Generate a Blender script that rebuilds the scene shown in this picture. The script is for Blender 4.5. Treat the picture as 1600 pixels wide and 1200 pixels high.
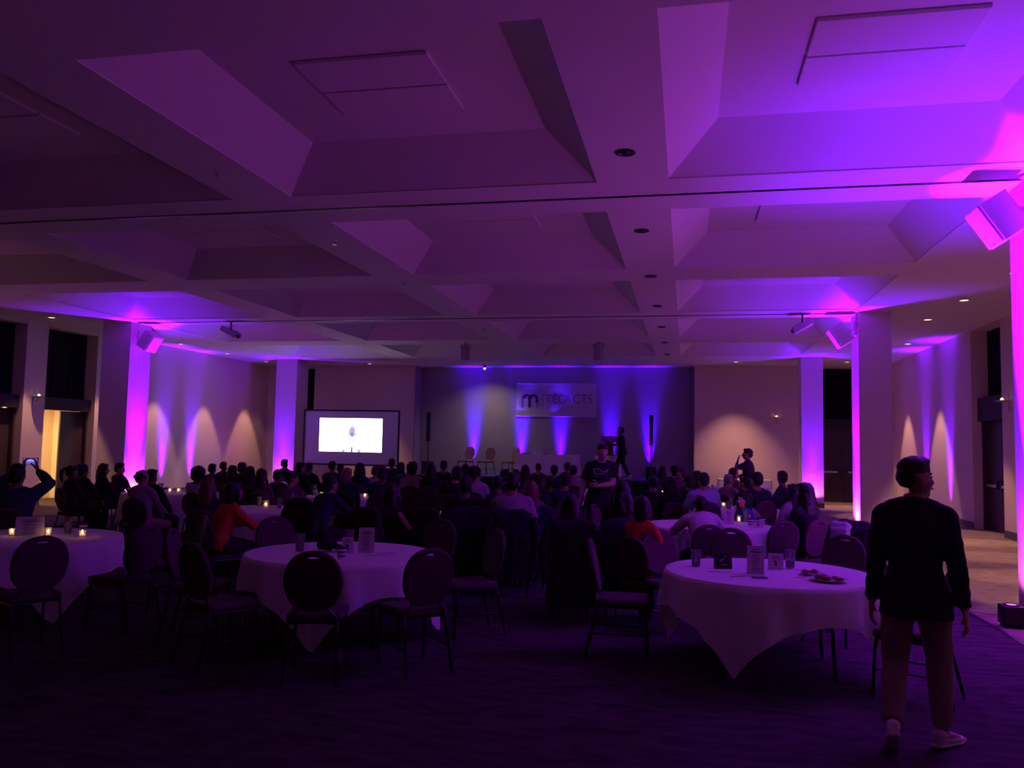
import bpy, bmesh, math, random
from mathutils import Vector, Matrix, noise
random.seed(7)
PI = math.pi
for _o in list(bpy.data.objects):
    bpy.data.objects.remove(_o)
C = bpy.context.scene.collection
SC = bpy.context.scene

# ------------------------------------------------------------------ camera
def set_camera():
    f, yaw, pitch, roll, h = 1290.0, 0.20933, 0.07347, 0.01933, 1.75
    cy, sy = math.cos(yaw), math.sin(yaw)
    fw = Vector((-sy*math.cos(pitch), cy*math.cos(pitch), math.sin(pitch)))
    r = Vector((cy, sy, 0)); u = r.cross(fw)
    r2 = r*math.cos(roll) + u*math.sin(roll); u2 = -r*math.sin(roll) + u*math.cos(roll)
    d = bpy.data.cameras.new('camera'); d.sensor_width = 36; d.lens = f/1600*36
    d.clip_start = 0.05; d.clip_end = 200
    o = bpy.data.objects.new('camera', d); C.objects.link(o)
    b = -fw
    o.matrix_world = Matrix(((r2.x, u2.x, b.x, 0), (r2.y, u2.y, b.y, 0), (r2.z, u2.z, b.z, h), (0, 0, 0, 1)))
    SC.camera = o
set_camera()

# ------------------------------------------------------------------ light settings
w = bpy.data.worlds.new('world'); SC.world = w; w.use_nodes = True
w.node_tree.nodes['Background'].inputs[0].default_value = (0.02, 0.008, 0.02, 1)
w.node_tree.nodes['Background'].inputs[1].default_value = 0.3
SC.view_settings.view_transform = 'Standard'
SC.view_settings.look = 'None'
SC.view_settings.gamma = 1.0
SC.view_settings.use_curve_mapping = False
SC.view_settings.exposure = 0.3
SC.cycles.max_bounces = 8
SC.cycles.diffuse_bounces = 5
SC.cycles.glossy_bounces = 3
SC.cycles.transparent_max_bounces = 12
SC.cycles.sample_clamp_indirect = 4.0
SC.cycles.use_denoising = True

MAGENTA = (0.29, 0.0015, 1.0)      # uplights beside the columns
VIOLET = (0.14, 0.001, 1.0)       # uplights by the far columns and walls
BLUE = (0.055, 0.0, 1.0)          # uplights on the stage
WARM = (1.0, 0.48, 0.32)          # recessed downlights
P_UP, P_UP_FAR, P_UP_WALL, P_STAGE = 5200, 1400, 3200, 3600
P_MID, P_MAUVE_FILL = 1000, 72          # wider violet lobe of the column uplights, and mauve fill added there
P_DOWN, P_DOWN_R, P_CORRIDOR, P_SCREEN, P_CANDLE = 340, 440, 110, 3.2, 32.0

def lamp(name, kind, loc, to, power, color, size=0.05, angle=60, blend=1.0, parent=None):
    d = bpy.data.lights.new(name, kind); d.energy = power; d.color = color
    if kind == 'SPOT':
        d.spot_size = math.radians(angle); d.spot_blend = blend; d.shadow_soft_size = size
    elif kind == 'POINT':
        d.shadow_soft_size = size
    elif kind == 'AREA':
        d.size = size
    o = bpy.data.objects.new(name, d); C.objects.link(o)
    v = Vector(to) - Vector(loc)
    M = v.to_track_quat('-Z', 'Y').to_matrix().to_4x4(); M.translation = Vector(loc)
    if parent is not None:
        o.parent = parent
        o.matrix_local = parent.matrix_basis.inverted() @ M
    else:
        o.matrix_world = M
    return o

# ------------------------------------------------------------------ materials
MATS = {}
def mat(name, col, rough=0.7, metal=0.0, emis=None, estr=0.0, var=0.0, scale=8.0, bump=0.0, bscale=60.0, spec=0.4, alpha=1.0):
    if name in MATS: return MATS[name]
    m = bpy.data.materials.new(name); m.use_nodes = True
    nt = m.node_tree; b = nt.nodes['Principled BSDF']
    b.inputs['Base Color'].default_value = (*col, 1); b.inputs['Roughness'].default_value = rough
    b.inputs['Metallic'].default_value = metal; b.inputs['Specular IOR Level'].default_value = spec
    tc = nt.nodes.new('ShaderNodeTexCoord')
    if var > 0:
        n = nt.nodes.new('ShaderNodeTexNoise'); n.inputs['Scale'].default_value = scale; n.inputs['Detail'].default_value = 4
        r = nt.nodes.new('ShaderNodeMapRange'); r.inputs['To Min'].default_value = 1-var; r.inputs['To Max'].default_value = 1+var
        x = nt.nodes.new('ShaderNodeMix'); x.data_type = 'RGBA'; x.blend_type = 'MULTIPLY'; x.inputs[0].default_value = 1
        x.inputs[6].default_value = (*col, 1)
        nt.links.new(tc.outputs['Object'], n.inputs['Vector']); nt.links.new(n.outputs['Fac'], r.inputs['Value'])
        nt.links.new(r.outputs[0], x.inputs[7]); nt.links.new(x.outputs[2], b.inputs['Base Color'])
    if bump > 0:
        n2 = nt.nodes.new('ShaderNodeTexNoise'); n2.inputs['Scale'].default_value = bscale; n2.inputs['Detail'].default_value = 3
        bp = nt.nodes.new('ShaderNodeBump'); bp.inputs['Strength'].default_value = bump; bp.inputs['Distance'].default_value = 0.01
        nt.links.new(tc.outputs['Object'], n2.inputs['Vector']); nt.links.new(n2.outputs['Fac'], bp.inputs['Height'])
        nt.links.new(bp.outputs[0], b.inputs['Normal'])
    if emis is not None:
        b.inputs['Emission Color'].default_value = (*emis, 1); b.inputs['Emission Strength'].default_value = estr
    MATS[name] = m
    return m

def glass_mat(name, tint=(0.9, 0.9, 0.95), solid=0.12):
    m = bpy.data.materials.new(name); m.use_nodes = True; nt = m.node_tree
    nt.nodes.remove(nt.nodes['Principled BSDF'])
    out = nt.nodes['Material Output']
    tr = nt.nodes.new('ShaderNodeBsdfTransparent'); tr.inputs[0].default_value = (*tint, 1)
    gl = nt.nodes.new('ShaderNodeBsdfGlossy'); gl.inputs['Roughness'].default_value = 0.08
    df = nt.nodes.new('ShaderNodeBsdfDiffuse'); df.inputs[0].default_value = (0.8, 0.8, 0.82, 1)
    lw = nt.nodes.new('ShaderNodeLayerWeight'); lw.inputs['Blend'].default_value = 0.25
    m1 = nt.nodes.new('ShaderNodeMixShader'); m1.inputs[0].default_value = solid
    m2 = nt.nodes.new('ShaderNodeMixShader')
    nt.links.new(tr.outputs[0], m1.inputs[1]); nt.links.new(df.outputs[0], m1.inputs[2])
    nt.links.new(lw.outputs['Fresnel'], m2.inputs[0]); nt.links.new(m1.outputs[0], m2.inputs[1]); nt.links.new(gl.outputs[0], m2.inputs[2])
    nt.links.new(m2.outputs[0], out.inputs['Surface'])
    return m

def carpet_mat(name, c1, c2, c3):
    m = bpy.data.materials.new(name); m.use_nodes = True; nt = m.node_tree; b = nt.nodes['Principled BSDF']
    b.inputs['Roughness'].default_value = 0.95; b.inputs['Specular IOR Level'].default_value = 0.1
    tc = nt.nodes.new('ShaderNodeTexCoord')
    mp = nt.nodes.new('ShaderNodeMapping'); mp.inputs['Scale'].default_value = (1.0, 1.7, 1.0)
    n = nt.nodes.new('ShaderNodeTexNoise'); n.inputs['Scale'].default_value = 2.6; n.inputs['Detail'].default_value = 5; n.inputs['Distortion'].default_value = 1.6
    v = nt.nodes.new('ShaderNodeTexWave'); v.inputs['Scale'].default_value = 1.1; v.inputs['Distortion'].default_value = 9; v.inputs['Detail'].default_value = 3; v.bands_direction = 'Y'
    r = nt.nodes.new('ShaderNodeValToRGB')
    r.color_ramp.elements[0].color = (*c1, 1); r.color_ramp.elements[0].position = 0.35
    r.color_ramp.elements[1].color = (*c2, 1); r.color_ramp.elements[1].position = 0.62
    x = nt.nodes.new('ShaderNodeMix'); x.data_type = 'RGBA'; x.inputs[7].default_value = (*c3, 1)
    pw = nt.nodes.new('ShaderNodeMath'); pw.operation = 'POWER'; pw.inputs[1].default_value = 5
    mu = nt.nodes.new('ShaderNodeMath'); mu.operation = 'MULTIPLY'; mu.inputs[1].default_value = 0.35
    f = nt.nodes.new('ShaderNodeTexNoise'); f.inputs['Scale'].default_value = 160
    bp = nt.nodes.new('ShaderNodeBump'); bp.inputs['Strength'].default_value = 0.5; bp.inputs['Distance'].default_value = 0.01
    L = nt.links.new
    L(tc.outputs['Object'], mp.inputs[0]); L(mp.outputs[0], n.inputs['Vector']); L(mp.outputs[0], v.inputs['Vector'])
    L(n.outputs['Fac'], r.inputs[0]); L(r.outputs[0], x.inputs[6]); L(v.outputs['Fac'], pw.inputs[0]); L(pw.outputs[0], mu.inputs[0]); L(mu.outputs[0], x.inputs[0])
    L(x.outputs[2], b.inputs['Base Color']); L(tc.outputs['Object'], f.inputs['Vector']); L(f.outputs['Fac'], bp.inputs['Height']); L(bp.outputs[0], b.inputs['Normal'])
    return m

M_CEIL = mat('ceiling_paint', (0.80, 0.76, 0.75), 0.85, var=0.04, scale=1.5, bump=0.05, bscale=120)
M_WALL = mat('beige_wall_paint', (0.68, 0.57, 0.50), 0.8, var=0.04, scale=2, bump=0.08, bscale=150)
M_COL = mat('column_paint', (0.68, 0.60, 0.56), 0.75, var=0.03, scale=2, bump=0.05, bscale=150)
M_STAGEWALL = mat('grey_stage_wall', (0.36, 0.32, 0.33), 0.85, var=0.06, scale=3)
M_BASE = mat('dark_baseboard', (0.10, 0.085, 0.09), 0.6)
M_DARKPANEL = mat('dark_transom_panel', (0.006, 0.005, 0.010), 0.8, var=0.1, scale=3, spec=0.1)
M_HEADER = mat('header_panel', (0.045, 0.036, 0.042), 0.7, spec=0.2)
M_DOOR = mat('dark_brown_door', (0.06, 0.038, 0.038), 0.5, var=0.12, scale=5, spec=0.25)
M_STEEL = mat('brushed_steel', (0.55, 0.52, 0.5), 0.3, 1.0)
M_BLACK = mat('black_plastic', (0.012, 0.012, 0.014), 0.5)
M_BLACKMETAL = mat('black_metal', (0.03, 0.028, 0.03), 0.4, 0.3)
M_WHITEMETAL = mat('white_metal', (0.7, 0.68, 0.68), 0.45)
M_CARPET = carpet_mat('dark_carpet', (0.034, 0.022, 0.030), (0.066, 0.042, 0.055), (0.105, 0.065, 0.082))
M_AISLE = carpet_mat('tan_carpet', (0.20, 0.155, 0.12), (0.30, 0.235, 0.18), (0.40, 0.33, 0.26))
M_CLOTH = mat('white_tablecloth', (0.88, 0.85, 0.88), 0.85, bump=0.1, bscale=90)
M_CHAIRFABRIC = mat('burgundy_chair_fabric', (0.075, 0.025, 0.045), 0.9, var=0.2, scale=60, bump=0.15, bscale=200)
M_TANFABRIC = mat('tan_chair_fabric', (0.40, 0.27, 0.20), 0.9, var=0.15, scale=60)
M_CHAIRMETAL = mat('dark_chair_metal', (0.05, 0.042, 0.05), 0.35, 0.7)
M_PAPER = mat('white_card', (0.66, 0.62, 0.62), 0.7)
M_INK = mat('dark_ink', (0.05, 0.035, 0.06), 0.7)
M_GLASS = glass_mat('clear_plastic', solid=0.2)
M_DRINK = mat('brown_drink', (0.16, 0.06, 0.04), 0.2)
M_MILKY = mat('ice_water', (0.62, 0.6, 0.66), 0.3)
M_WAX = mat('candle_wax', (0.85, 0.6, 0.42), 0.6, emis=(1, 0.35, 0.1), estr=0.9)
M_FLAME = mat('candle_flame', (1, 0.7, 0.3), 0.5, emis=(1.0, 0.52, 0.17), estr=P_CANDLE)
M_LENS_WARM = mat('downlight_lens', (1, 0.9, 0.7), 0.5, emis=(1.0, 0.66, 0.38), estr=2.6)
M_LENS_UP = mat('uplight_lens', (0.6, 0.2, 1), 0.4, emis=(0.42, 0.06, 1.0), estr=3.0)
M_LENS_BLUE = mat('stage_uplight_lens', (0.3, 0.2, 1), 0.4, emis=(0.1, 0.02, 1.0), estr=3.0)
M_SCREENCLOTH = mat('screen_fabric', (0.62, 0.6, 0.66), 0.8)
M_IMAGE = mat('projected_picture', (0.9, 0.9, 0.95), 0.8, emis=(0.86, 0.9, 1.0), estr=P_SCREEN)
M_SHOE_W = mat('white_shoe', (0.72, 0.66, 0.68), 0.6)
M_SHOE_B = mat('black_shoe', (0.02, 0.018, 0.02), 0.45)
M_EYE = mat('eye_white', (0.75, 0.72, 0.7), 0.3)
M_IRIS = mat('eye_dark', (0.02, 0.015, 0.012), 0.2)
M_LIP = mat('lip', (0.30, 0.10, 0.09), 0.5)
M_WOOD = mat('brown_lectern_wood', (0.20, 0.085, 0.045), 0.5, var=0.3, scale=14)
M_STAGEDECK = mat('stage_deck', (0.10, 0.09, 0.11), 0.45, var=0.15, scale=4)
M_SKIRT = mat('black_skirt', (0.01, 0.01, 0.012), 0.9)
M_PLATE = mat('white_plate', (0.6, 0.55, 0.55), 0.3)
M_FOOD = mat('food_brown', (0.30, 0.08, 0.05), 0.6, var=0.5, scale=30)
M_BANNER = mat('white_banner_vinyl', (0.62, 0.58, 0.62), 0.5, bump=0.3, bscale=4)

# ------------------------------------------------------------------ mesh helpers
def V3(*a): return Vector(a)
def link(name, me, m=None, parent=None, smooth=False):
    o = bpy.data.objects.new(name, me); C.objects.link(o)
    if m is not None:
        for k in (m if isinstance(m, (list, tuple)) else [m]): me.materials.append(k)
    if smooth: me.polygons.foreach_set('use_smooth', [True]*len(me.polygons))
    if parent is not None: o.parent = parent
    return o
class MB:
    def __init__(s): s.v, s.f, s.mi, s.cur = [], [], [], 0
    def add(s, vs, fs):
        b = len(s.v); s.v += [tuple(x) for x in vs]; s.f += [tuple(b+i for i in f) for f in fs]; s.mi += [s.cur]*len(fs)
        return s
    def box(s, x0, x1, y0, y1, z0, z1, M=None):
        vs = [Vector((x, y, z)) for z in (z0, z1) for y in (y0, y1) for x in (x0, x1)]
        if M is not None: vs = [M @ q for q in vs]
        return s.add(vs, [(0, 2, 3, 1), (4, 5, 7, 6), (0, 1, 5, 4), (2, 6, 7, 3), (0, 4, 6, 2), (1, 3, 7, 5)])
    def bbox(s, x0, x1, y0, y1, z0, z1, b=0.01, M=None):     # chamfered box
        bm = bmesh.new(); bmesh.ops.create_cube(bm, size=1.0)
        for q in bm.verts:
            q.co = Vector(((x0+x1)/2+q.co.x*(x1-x0), (y0+y1)/2+q.co.y*(y1-y0), (z0+z1)/2+q.co.z*(z1-z0)))
        bmesh.ops.bevel(bm, geom=bm.edges[:], offset=b, segments=2, profile=0.6, affect='EDGES')
        bm.verts.index_update()
        vs = [q.co.copy() for q in bm.verts]
        if M is not None: vs = [M @ q for q in vs]
        fs = [tuple(q.index for q in f.verts) for f in bm.faces]; bm.free()
        return s.add(vs, fs)
    def tube(s, pts, rad, n=10, side=(1, 0, 0), cap=True, closed=False):
        """rad: one radius or per point r / (a, b); a runs along `side`"""
        pts = [Vector(p) for p in pts]; N = len(pts); side = Vector(side)
        if not isinstance(rad, (list,)): rad = [rad]*N
        vs = []
        for i, p in enumerate(pts):
            if closed: t = pts[(i+1) % N]-pts[i-1]
            else: t = pts[min(i+1, N-1)]-pts[max(i-1, 0)]
            t.normalize()
            a = side - t*side.dot(t)
            if a.length < 1e-3:
                a = Vector((0, 1, 0)) - t*t.y
                if a.length < 1e-3: a = Vector((1, 0, 0))
            a.normalize(); b = t.cross(a)
            ra, rb = rad[i] if isinstance(rad[i], (tuple, list)) else (rad[i], rad[i])
            for k in range(n):
                q = 2*PI*k/n
                vs.append(p + a*(ra*math.cos(q)) + b*(rb*math.sin(q)))
        fs = []
        for i in range(N if closed else N-1):
            j = (i+1) % N
            for k in range(n):
                l = (k+1) % n
                fs.append((i*n+k, i*n+l, j*n+l, j*n+k))
        if cap and not closed:
            fs.append(tuple(range(n-1, -1, -1))); fs.append(tuple((N-1)*n+k for k in range(n)))
        return s.add(vs, fs)
    def lathe(s, prof, n=24, c=(0, 0, 0), cap=True):
        vs, fs = [], []
        for r, z in prof:
            for k in range(n):
                q = 2*PI*k/n; vs.append((c[0]+r*math.cos(q), c[1]+r*math.sin(q), c[2]+z))
        for i in range(len(prof)-1):
            for k in range(n):
                l = (k+1) % n; fs.append((i*n+k, i*n+l, (i+1)*n+l, (i+1)*n+k))
        if cap:
            fs.append(tuple(range(n-1, -1, -1))); fs.append(tuple((len(prof)-1)*n+k for k in range(n)))
        return s.add(vs, fs)
    def ball(s, c, r, M=None, nu=14, nv=9):
        r = r if isinstance(r, (tuple, list)) else (r, r, r)
        vs = [Vector((0, 0, -1))]
        for i in range(1, nv):
            a = -PI/2+PI*i/nv
            for k in range(nu):
                q = 2*PI*k/nu; vs.append(Vector((math.cos(a)*math.cos(q), math.cos(a)*math.sin(q), math.sin(a))))
        vs.append(Vector((0, 0, 1)))
        out = []
        for q in vs:
            q = Vector((q.x*r[0], q.y*r[1], q.z*r[2]))
            q = (M @ q) if M is not None and len(M) == 3 else q
            q = q + Vector(c)
            if M is not None and len(M) == 4: q = M @ q
            out.append(q)
        fs = []
        for k in range(nu):
            fs.append((0, 1+(k+1) % nu, 1+k))
        for i in range(nv-2):
            for k in range(nu):
                l = (k+1) % nu; a = 1+i*nu; fs.append((a+k, a+l, a+nu+l, a+nu+k))
        T = len(vs)-1; a = 1+(nv-2)*nu
        for k in range(nu): fs.append((a+k, a+(k+1) % nu, T))
        return s.add(out, fs)
    def mesh(s, name='m'):
        me = bpy.data.meshes.new(name); me.from_pydata(s.v, [], s.f)
        if any(s.mi): me.polygons.foreach_set('material_index', s.mi)
        me.update(); return me
    def build(s, name, m, parent=None, smooth=False):
        o = link(name, s.mesh(name), m, parent, smooth)
        if smooth == 'auto':
            o.data.polygons.foreach_set('use_smooth', [True]*len(o.data.polygons))
            o.data.set_sharp_from_angle(angle=math.radians(40))
        return o

def tag(o, label=None, cat=None, group=None, kind=None):
    if label: o['label'] = label
    if cat: o['category'] = cat
    if group: o['group'] = group
    if kind: o['kind'] = kind
    return o
def thing(name, label, cat, loc=(0, 0, 0), rz=0.0, group=None):
    o = bpy.data.objects.new(name, None); o.empty_display_size = 0.1; C.objects.link(o)
    o.location = loc; o.rotation_euler = (0, 0, rz)
    return tag(o, label, cat, group)
def copy_tree(o, parent=None):
    c = o.copy(); C.objects.link(c)
    if parent is not None: c.parent = parent
    for ch in o.children: copy_tree(ch, c)
    return c
def struct(o): o['kind'] = 'structure'; return o
def evaluated(o):
    dg = bpy.context.evaluated_depsgraph_get(); dg.update()
    return bpy.data.meshes.new_from_object(o.evaluated_get(dg))
def remesh(mb, voxel, smooth=4, name='m'):
    me = mb.mesh(name); o = bpy.data.objects.new('tmp', me); C.objects.link(o)
    r = o.modifiers.new('r', 'REMESH'); r.mode = 'VOXEL'; r.voxel_size = voxel; r.use_smooth_shade = True
    if smooth:
        k = o.modifiers.new('s', 'SMOOTH'); k.factor = 0.5; k.iterations = smooth
    out = evaluated(o); out.name = name
    bpy.data.objects.remove(o); bpy.data.meshes.remove(me)
    return out
def ruffle(me, amp, scale, seed=0.0):
    off = Vector((seed, seed*0.7, -seed))
    ns = [v.normal.copy() for v in me.vertices]
    for v, n in zip(me.vertices, ns):
        v.co += n*(amp*noise.noise(v.co*scale+off))
    me.update(); return me
def outline_plate(outer, holes, depth, bevel, name):
    """filled flat plate from 2D outlines (lists of points, in XY), thickness along Z; holes cut out"""
    cu = bpy.data.curves.new(name, 'CURVE'); cu.dimensions = '2D'; cu.fill_mode = 'BOTH'
    cu.extrude = depth/2-bevel; cu.bevel_depth = bevel; cu.bevel_resolution = 1
    for ring in [outer]+holes:
        sp = cu.splines.new('POLY'); sp.points.add(len(ring)-1); sp.use_cyclic_u = True
        for p, q in zip(sp.points, ring): p.co = (q[0], q[1], 0, 1)
    o = bpy.data.objects.new('tmp', cu); C.objects.link(o)
    me = evaluated(o); bpy.data.objects.remove(o); bpy.data.curves.remove(cu)
    return me
def text_mesh(txt, size, depth=0.002, sx=1.0, off=0.0):
    cu = bpy.data.curves.new('t', 'FONT'); cu.body = txt; cu.size = size; cu.extrude = depth; cu.offset = off
    cu.align_x = 'CENTER'; cu.align_y = 'CENTER'
    o = bpy.data.objects.new('tmp', cu); C.objects.link(o)
    me = evaluated(o); bpy.data.objects.remove(o); bpy.data.curves.remove(cu)
    me.transform(Matrix.Diagonal((sx, 1, 1, 1)))
    return me
# ================================================================== the room
ZC = 4.65
XL, XR, YB, YF = -16.05, 6.55, -3.0, 29.6
COLX = [(-13.4, -9.8), (-9.0, -5.4), (-4.63, -0.98), (-0.2, 3.4)]
ROWY = [(0.95, 4.4), (5.34, 8.9), (10.05, 13.43), (14.4, 17.83), (18.8, 22.18), (23.15, 26.43)]

def build_floor():
    o = MB().box(XL-2.6, 3.04, YB, 31.2, -0.1, 0).build('floor', M_CARPET); struct(o)
    o = MB().box(3.08, XR+0.8, YB, 31.2, -0.1, 0).build('floor', M_AISLE); struct(o)
    o = MB().box(3.04, 3.08, YB, 31.2, -0.1, 0.006).build('trim_1', M_BLACKMETAL); struct(o)
    o = MB().box(-3.0, 3.04, 9.42, 9.45, -0.02, 0.004).build('trim_2', M_BLACKMETAL); struct(o)
build_floor()

def build_ceiling():
    xs = sorted({XL-0.6, XR+0.6, *[q for c in COLX for q in c]}); ys = sorted({YB, 31.2, *[q for c in ROWY for q in c]})
    m = MB()
    for i in range(len(xs)-1):
        for j in range(len(ys)-1):
            if (xs[i], xs[i+1]) in COLX and (ys[j], ys[j+1]) in ROWY: continue
            m.box(xs[i], xs[i+1], ys[j], ys[j+1], ZC, ZC+0.012)
    ce = m.build('ceiling', M_CEIL); struct(ce)
    ins, h = 0.5, 0.45
    for (x0, x1) in COLX:
        for (y0, y1) in ROWY:
            def shell(d, z):
                return [(x0-d, y0-d, z), (x1+d, y0-d, z), (x1+d, y1+d, z), (x0-d, y1+d, z)]
            def top(d, z):
                return [(x0+ins-d, y0+ins-d, z), (x1-ins+d, y0+ins-d, z), (x1-ins+d, y1-ins+d, z), (x0+ins-d, y1-ins+d, z)]
            c = MB()
            vs = shell(0.004, ZC+0.012)+top(0, ZC+h)+shell(0.04, ZC+0.03)+top(0.03, ZC+h+0.05)
            fs = []
            for k in range(4):
                l = (k+1) % 4
                fs += [(k, l, 4+l, 4+k), (8+k, 12+k, 12+l, 8+l), (k, 8+k, 8+l, l)]
            fs += [(4, 5, 6, 7), (12, 15, 14, 13)]
            c.add(vs, fs)
            co = c.build('coffer', M_CEIL, ce)
            cx, cy = (x0+x1)/2, (y0+y1)/2
            for s in (-1, 1):
                ya, yb = (cy+0.015, cy+0.6) if s > 0 else (cy-0.6, cy-0.015)
                MB().bbox(cx-0.62, cx+0.62, ya, yb, ZC+h-0.035, ZC+h-0.001, 0.006).build('light_panel', M_CEIL, co)
    for n, y in ((3, 9.45), (4, 18.32)):
        o = MB().box(-13.6, 3.46, y-0.018, y+0.018, ZC-0.012, ZC+0.01).build('trim_%d' % n, M_BLACKMETAL); struct(o)
build_ceiling()

def wall(name, boxes, m=None):
    w = MB()
    for b in boxes: w.box(*b)
    o = w.build(name, m or M_WALL); return struct(o)

# left wall with two door alcoves, right wall likewise, end walls with a stage recess between them
wall('wall_left', [(XL-0.45, XL, YB, 14.9, 0, ZC), (XL-0.45, XL, 17.45, 18.15, 0, ZC), (XL-0.45, XL, 19.98, 30.6, 0, ZC)])
wall('wall_right', [(XR, XR+0.45, YB, 16.4, 0, ZC), (XR, XR+0.45, 18.45, 19.3, 0, ZC), (XR, XR+0.45, 21.2, 30.6, 0, ZC)])
wall('wall_back', [(-14.1, -10.0, YF, YF+1.1, 0, ZC), (0.24, 4.3, YF, YF+1.1, 0, ZC), (XL, -15.75, YF, YF+1.1, 0, ZC), (6.2, XR, YF, YF+1.1, 0, ZC)])
wall('wall_stage', [(-10.0, 0.24, 30.25, 30.7, 0, ZC), (-10.02, -9.995, YF, 30.25, 0, ZC), (0.235, 0.26, YF, 30.25, 0, ZC)], M_STAGEWALL)
wall('wall_front', [(XL-0.45, XR+0.45, YB-0.3, YB, 0, ZC)])
def baseboards():
    for n, bs in (('baseboard_right', [(XR-0.015, XR, 21.2, YF, 0, 0.16), (XR-0.015, XR, 18.45, 19.3, 0, 0.16), (XR-0.015, XR, YB, 16.4, 0, 0.16)]),
                  ('baseboard_left', [(XL, XL+0.015, 19.98, YF, 0, 0.16), (XL, XL+0.015, 17.45, 18.15, 0, 0.16), (XL, XL+0.015, YB, 14.9, 0, 0.16)]),
                  ('baseboard_back', [(-14.1, -10.0, YF-0.015, YF, 0, 0.16), (0.24, 4.3, YF-0.015, YF, 0, 0.16)])):
        wall(n, bs, M_BASE)
baseboards()

def panic_bar(p, M, wdt):
    MB().tube([M @ V3(-wdt/2, -0.09, 1.04), M @ V3(wdt/2, -0.09, 1.04)], 0.018, 8).build('panic_bar', M_STEEL, p, True)
    b = MB()
    for sx in (-1, 1): b.bbox(sx*wdt/2-0.035, sx*wdt/2+0.035, -0.11, 0, 0.98, 1.10, 0.008, M)
    b.build('bar_bracket', M_STEEL, p)
def door_alcove(n, kind, a0, a1, depth_at, zdoor, zhead, ztop, leaves, facing):
    """facing 'L'/'R': alcove in the left / right wall, a = Y range; 'B': in the end wall, a = X range"""
    if facing == 'L': T = lambda a, d, z: V3(depth_at-d, a, z)
    elif facing == 'R': T = lambda a, d, z: V3(depth_at+d, a, z)
    else: T = lambda a, d, z: V3(a, depth_at+d, z)
    def slab(name, q0, q1, d0, d1, z0, z1, m, parent=None):
        p, q = T(q0, d0, z0), T(q1, d1, z1)
        return MB().bbox(min(p.x, q.x), max(p.x, q.x), min(p.y, q.y), max(p.y, q.y), z0, z1, 0.006).build(name, m, parent)
    w = slab('window_%d' % n, a0, a1, 0.36, 0.42, zhead, ztop, M_DARKPANEL); struct(w)
    nb = 3
    for k in range(1, nb):
        q = a0+(a1-a0)*k/nb
        slab('mullion', q-0.02, q+0.02, 0.34, 0.37, zhead, ztop, M_DARKPANEL, w)
    slab('transom_header', a0, a1, 0.12, 0.42, zdoor, zhead, M_HEADER, w)
    if ztop < ZC-0.02: slab('upper_header', a0, a1, 0.02, 0.42, ztop, ZC, M_WALL, w)
    d = slab('door_%d' % n, a0, a0+0.06, 0.2, 0.42, 0, zdoor, M_DOOR); struct(d)
    slab('frame', a1-0.06, a1, 0.2, 0.42, 0, zdoor, M_DOOR, d)
    for (l0, l1, m) in leaves:
        lf = slab('door_leaf', l0, l1, 0.3, 0.35, 0.01, zdoor-0.01, m, d)
        c, wd = (l0+l1)/2, abs(l1-l0)
        if wd > 0.5 and facing != 'L':
            slab('push_bar', l0+0.1, l1-0.1, 0.22, 0.26, 1.0, 1.06, M_STEEL, lf)
            for q in (l0+0.12, l1-0.12): slab('bar_bracket', q-0.035, q+0.035, 0.21, 0.3, 0.96, 1.16, M_BLACKMETAL, lf)
    return d
door_alcove(1, 'w', 14.9, 17.45, XL, 2.43, 2.75, 4.52, [(14.98, 16.17, M_DOOR), (16.19, 17.38, M_DOOR)], 'L')
door_alcove(2, 'w', 18.15, 19.98, XL, 2.43, 2.75, 4.55, [(19.08, 19.92, M_DOOR)], 'L')
door_alcove(3, 'w', 19.3, 21.2, XR, 2.5, 3.05, 4.62, [(19.37, 20.24, M_DOOR), (20.26, 21.13, M_DOOR)], 'R')
door_alcove(4, 'w', 16.4, 18.45, XR, 2.5, 3.05, 4.62, [(16.47, 17.4, M_DOOR), (17.42, 18.38, M_DOOR)], 'R')
door_alcove(5, 'w', 4.3, 6.2, YF+0.4, 2.6, 2.85, 4.6, [(4.37, 5.24, M_DOOR), (5.26, 6.13, M_DOOR)], 'B')
door_alcove(6, 'w', -15.75, -14.1, YF+0.4, 2.6, 2.85, 4.6, [(-15.68, -14.93, M_DOOR), (-14.91, -14.17, M_DOOR)], 'B')
# lit corridor behind the half-open door in the left wall
wall('wall_corridor', [(XL-1.75, XL-1.65, 17.3, 20.4, 0, 2.8), (XL-1.75, XL-0.45, 17.2, 17.3, 0, 2.8), (XL-1.75, XL-0.45, 20.4, 20.5, 0, 2.8), (XL-1.75, XL-0.45, 17.2, 20.5, 2.75, 2.85)], mat('corridor_paint', (0.72, 0.6, 0.45), 0.8))
lamp('corridor_lamp', 'AREA', (XL-1.05, 18.6, 2.7), (XL-1.05, 18.6, 0), P_CORRIDOR, (1.0, 0.62, 0.28), 0.6)

# ------------------------------------------------------------------ columns
def column(x0, x1, y0, y1, label):
    c = MB().box(x0, x1, y0, y1, 0.0, ZC).build('column', M_COL); struct(c); tag(c, label)
    MB().box(x0-0.012, x1+0.012, y0-0.012, y1+0.012, 0, 0.14).build('baseboard', M_BASE, c)
    return c
column(3.48, 4.12, 9.15, 9.9, 'square column by the near right speaker, lit magenta on its inner side')
column(3.48, 4.12, 18.13, 18.9, 'square column in front of the right aisle doors, second from the camera')
column(3.48, 4.12, 26.9, 27.6, 'square column beside the far double doors, lit violet on its front')
column(-14.45, -13.65, 18.13, 18.95, 'square column on the door side of the hall, streaked with magenta light')
column(-14.4, -13.6, 27.1, 28.0, 'square column next to the projection screen, lit violet on its front')
column(-14.45, -13.65, 9.15, 9.9, 'square column outside the view on the door side')

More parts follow.
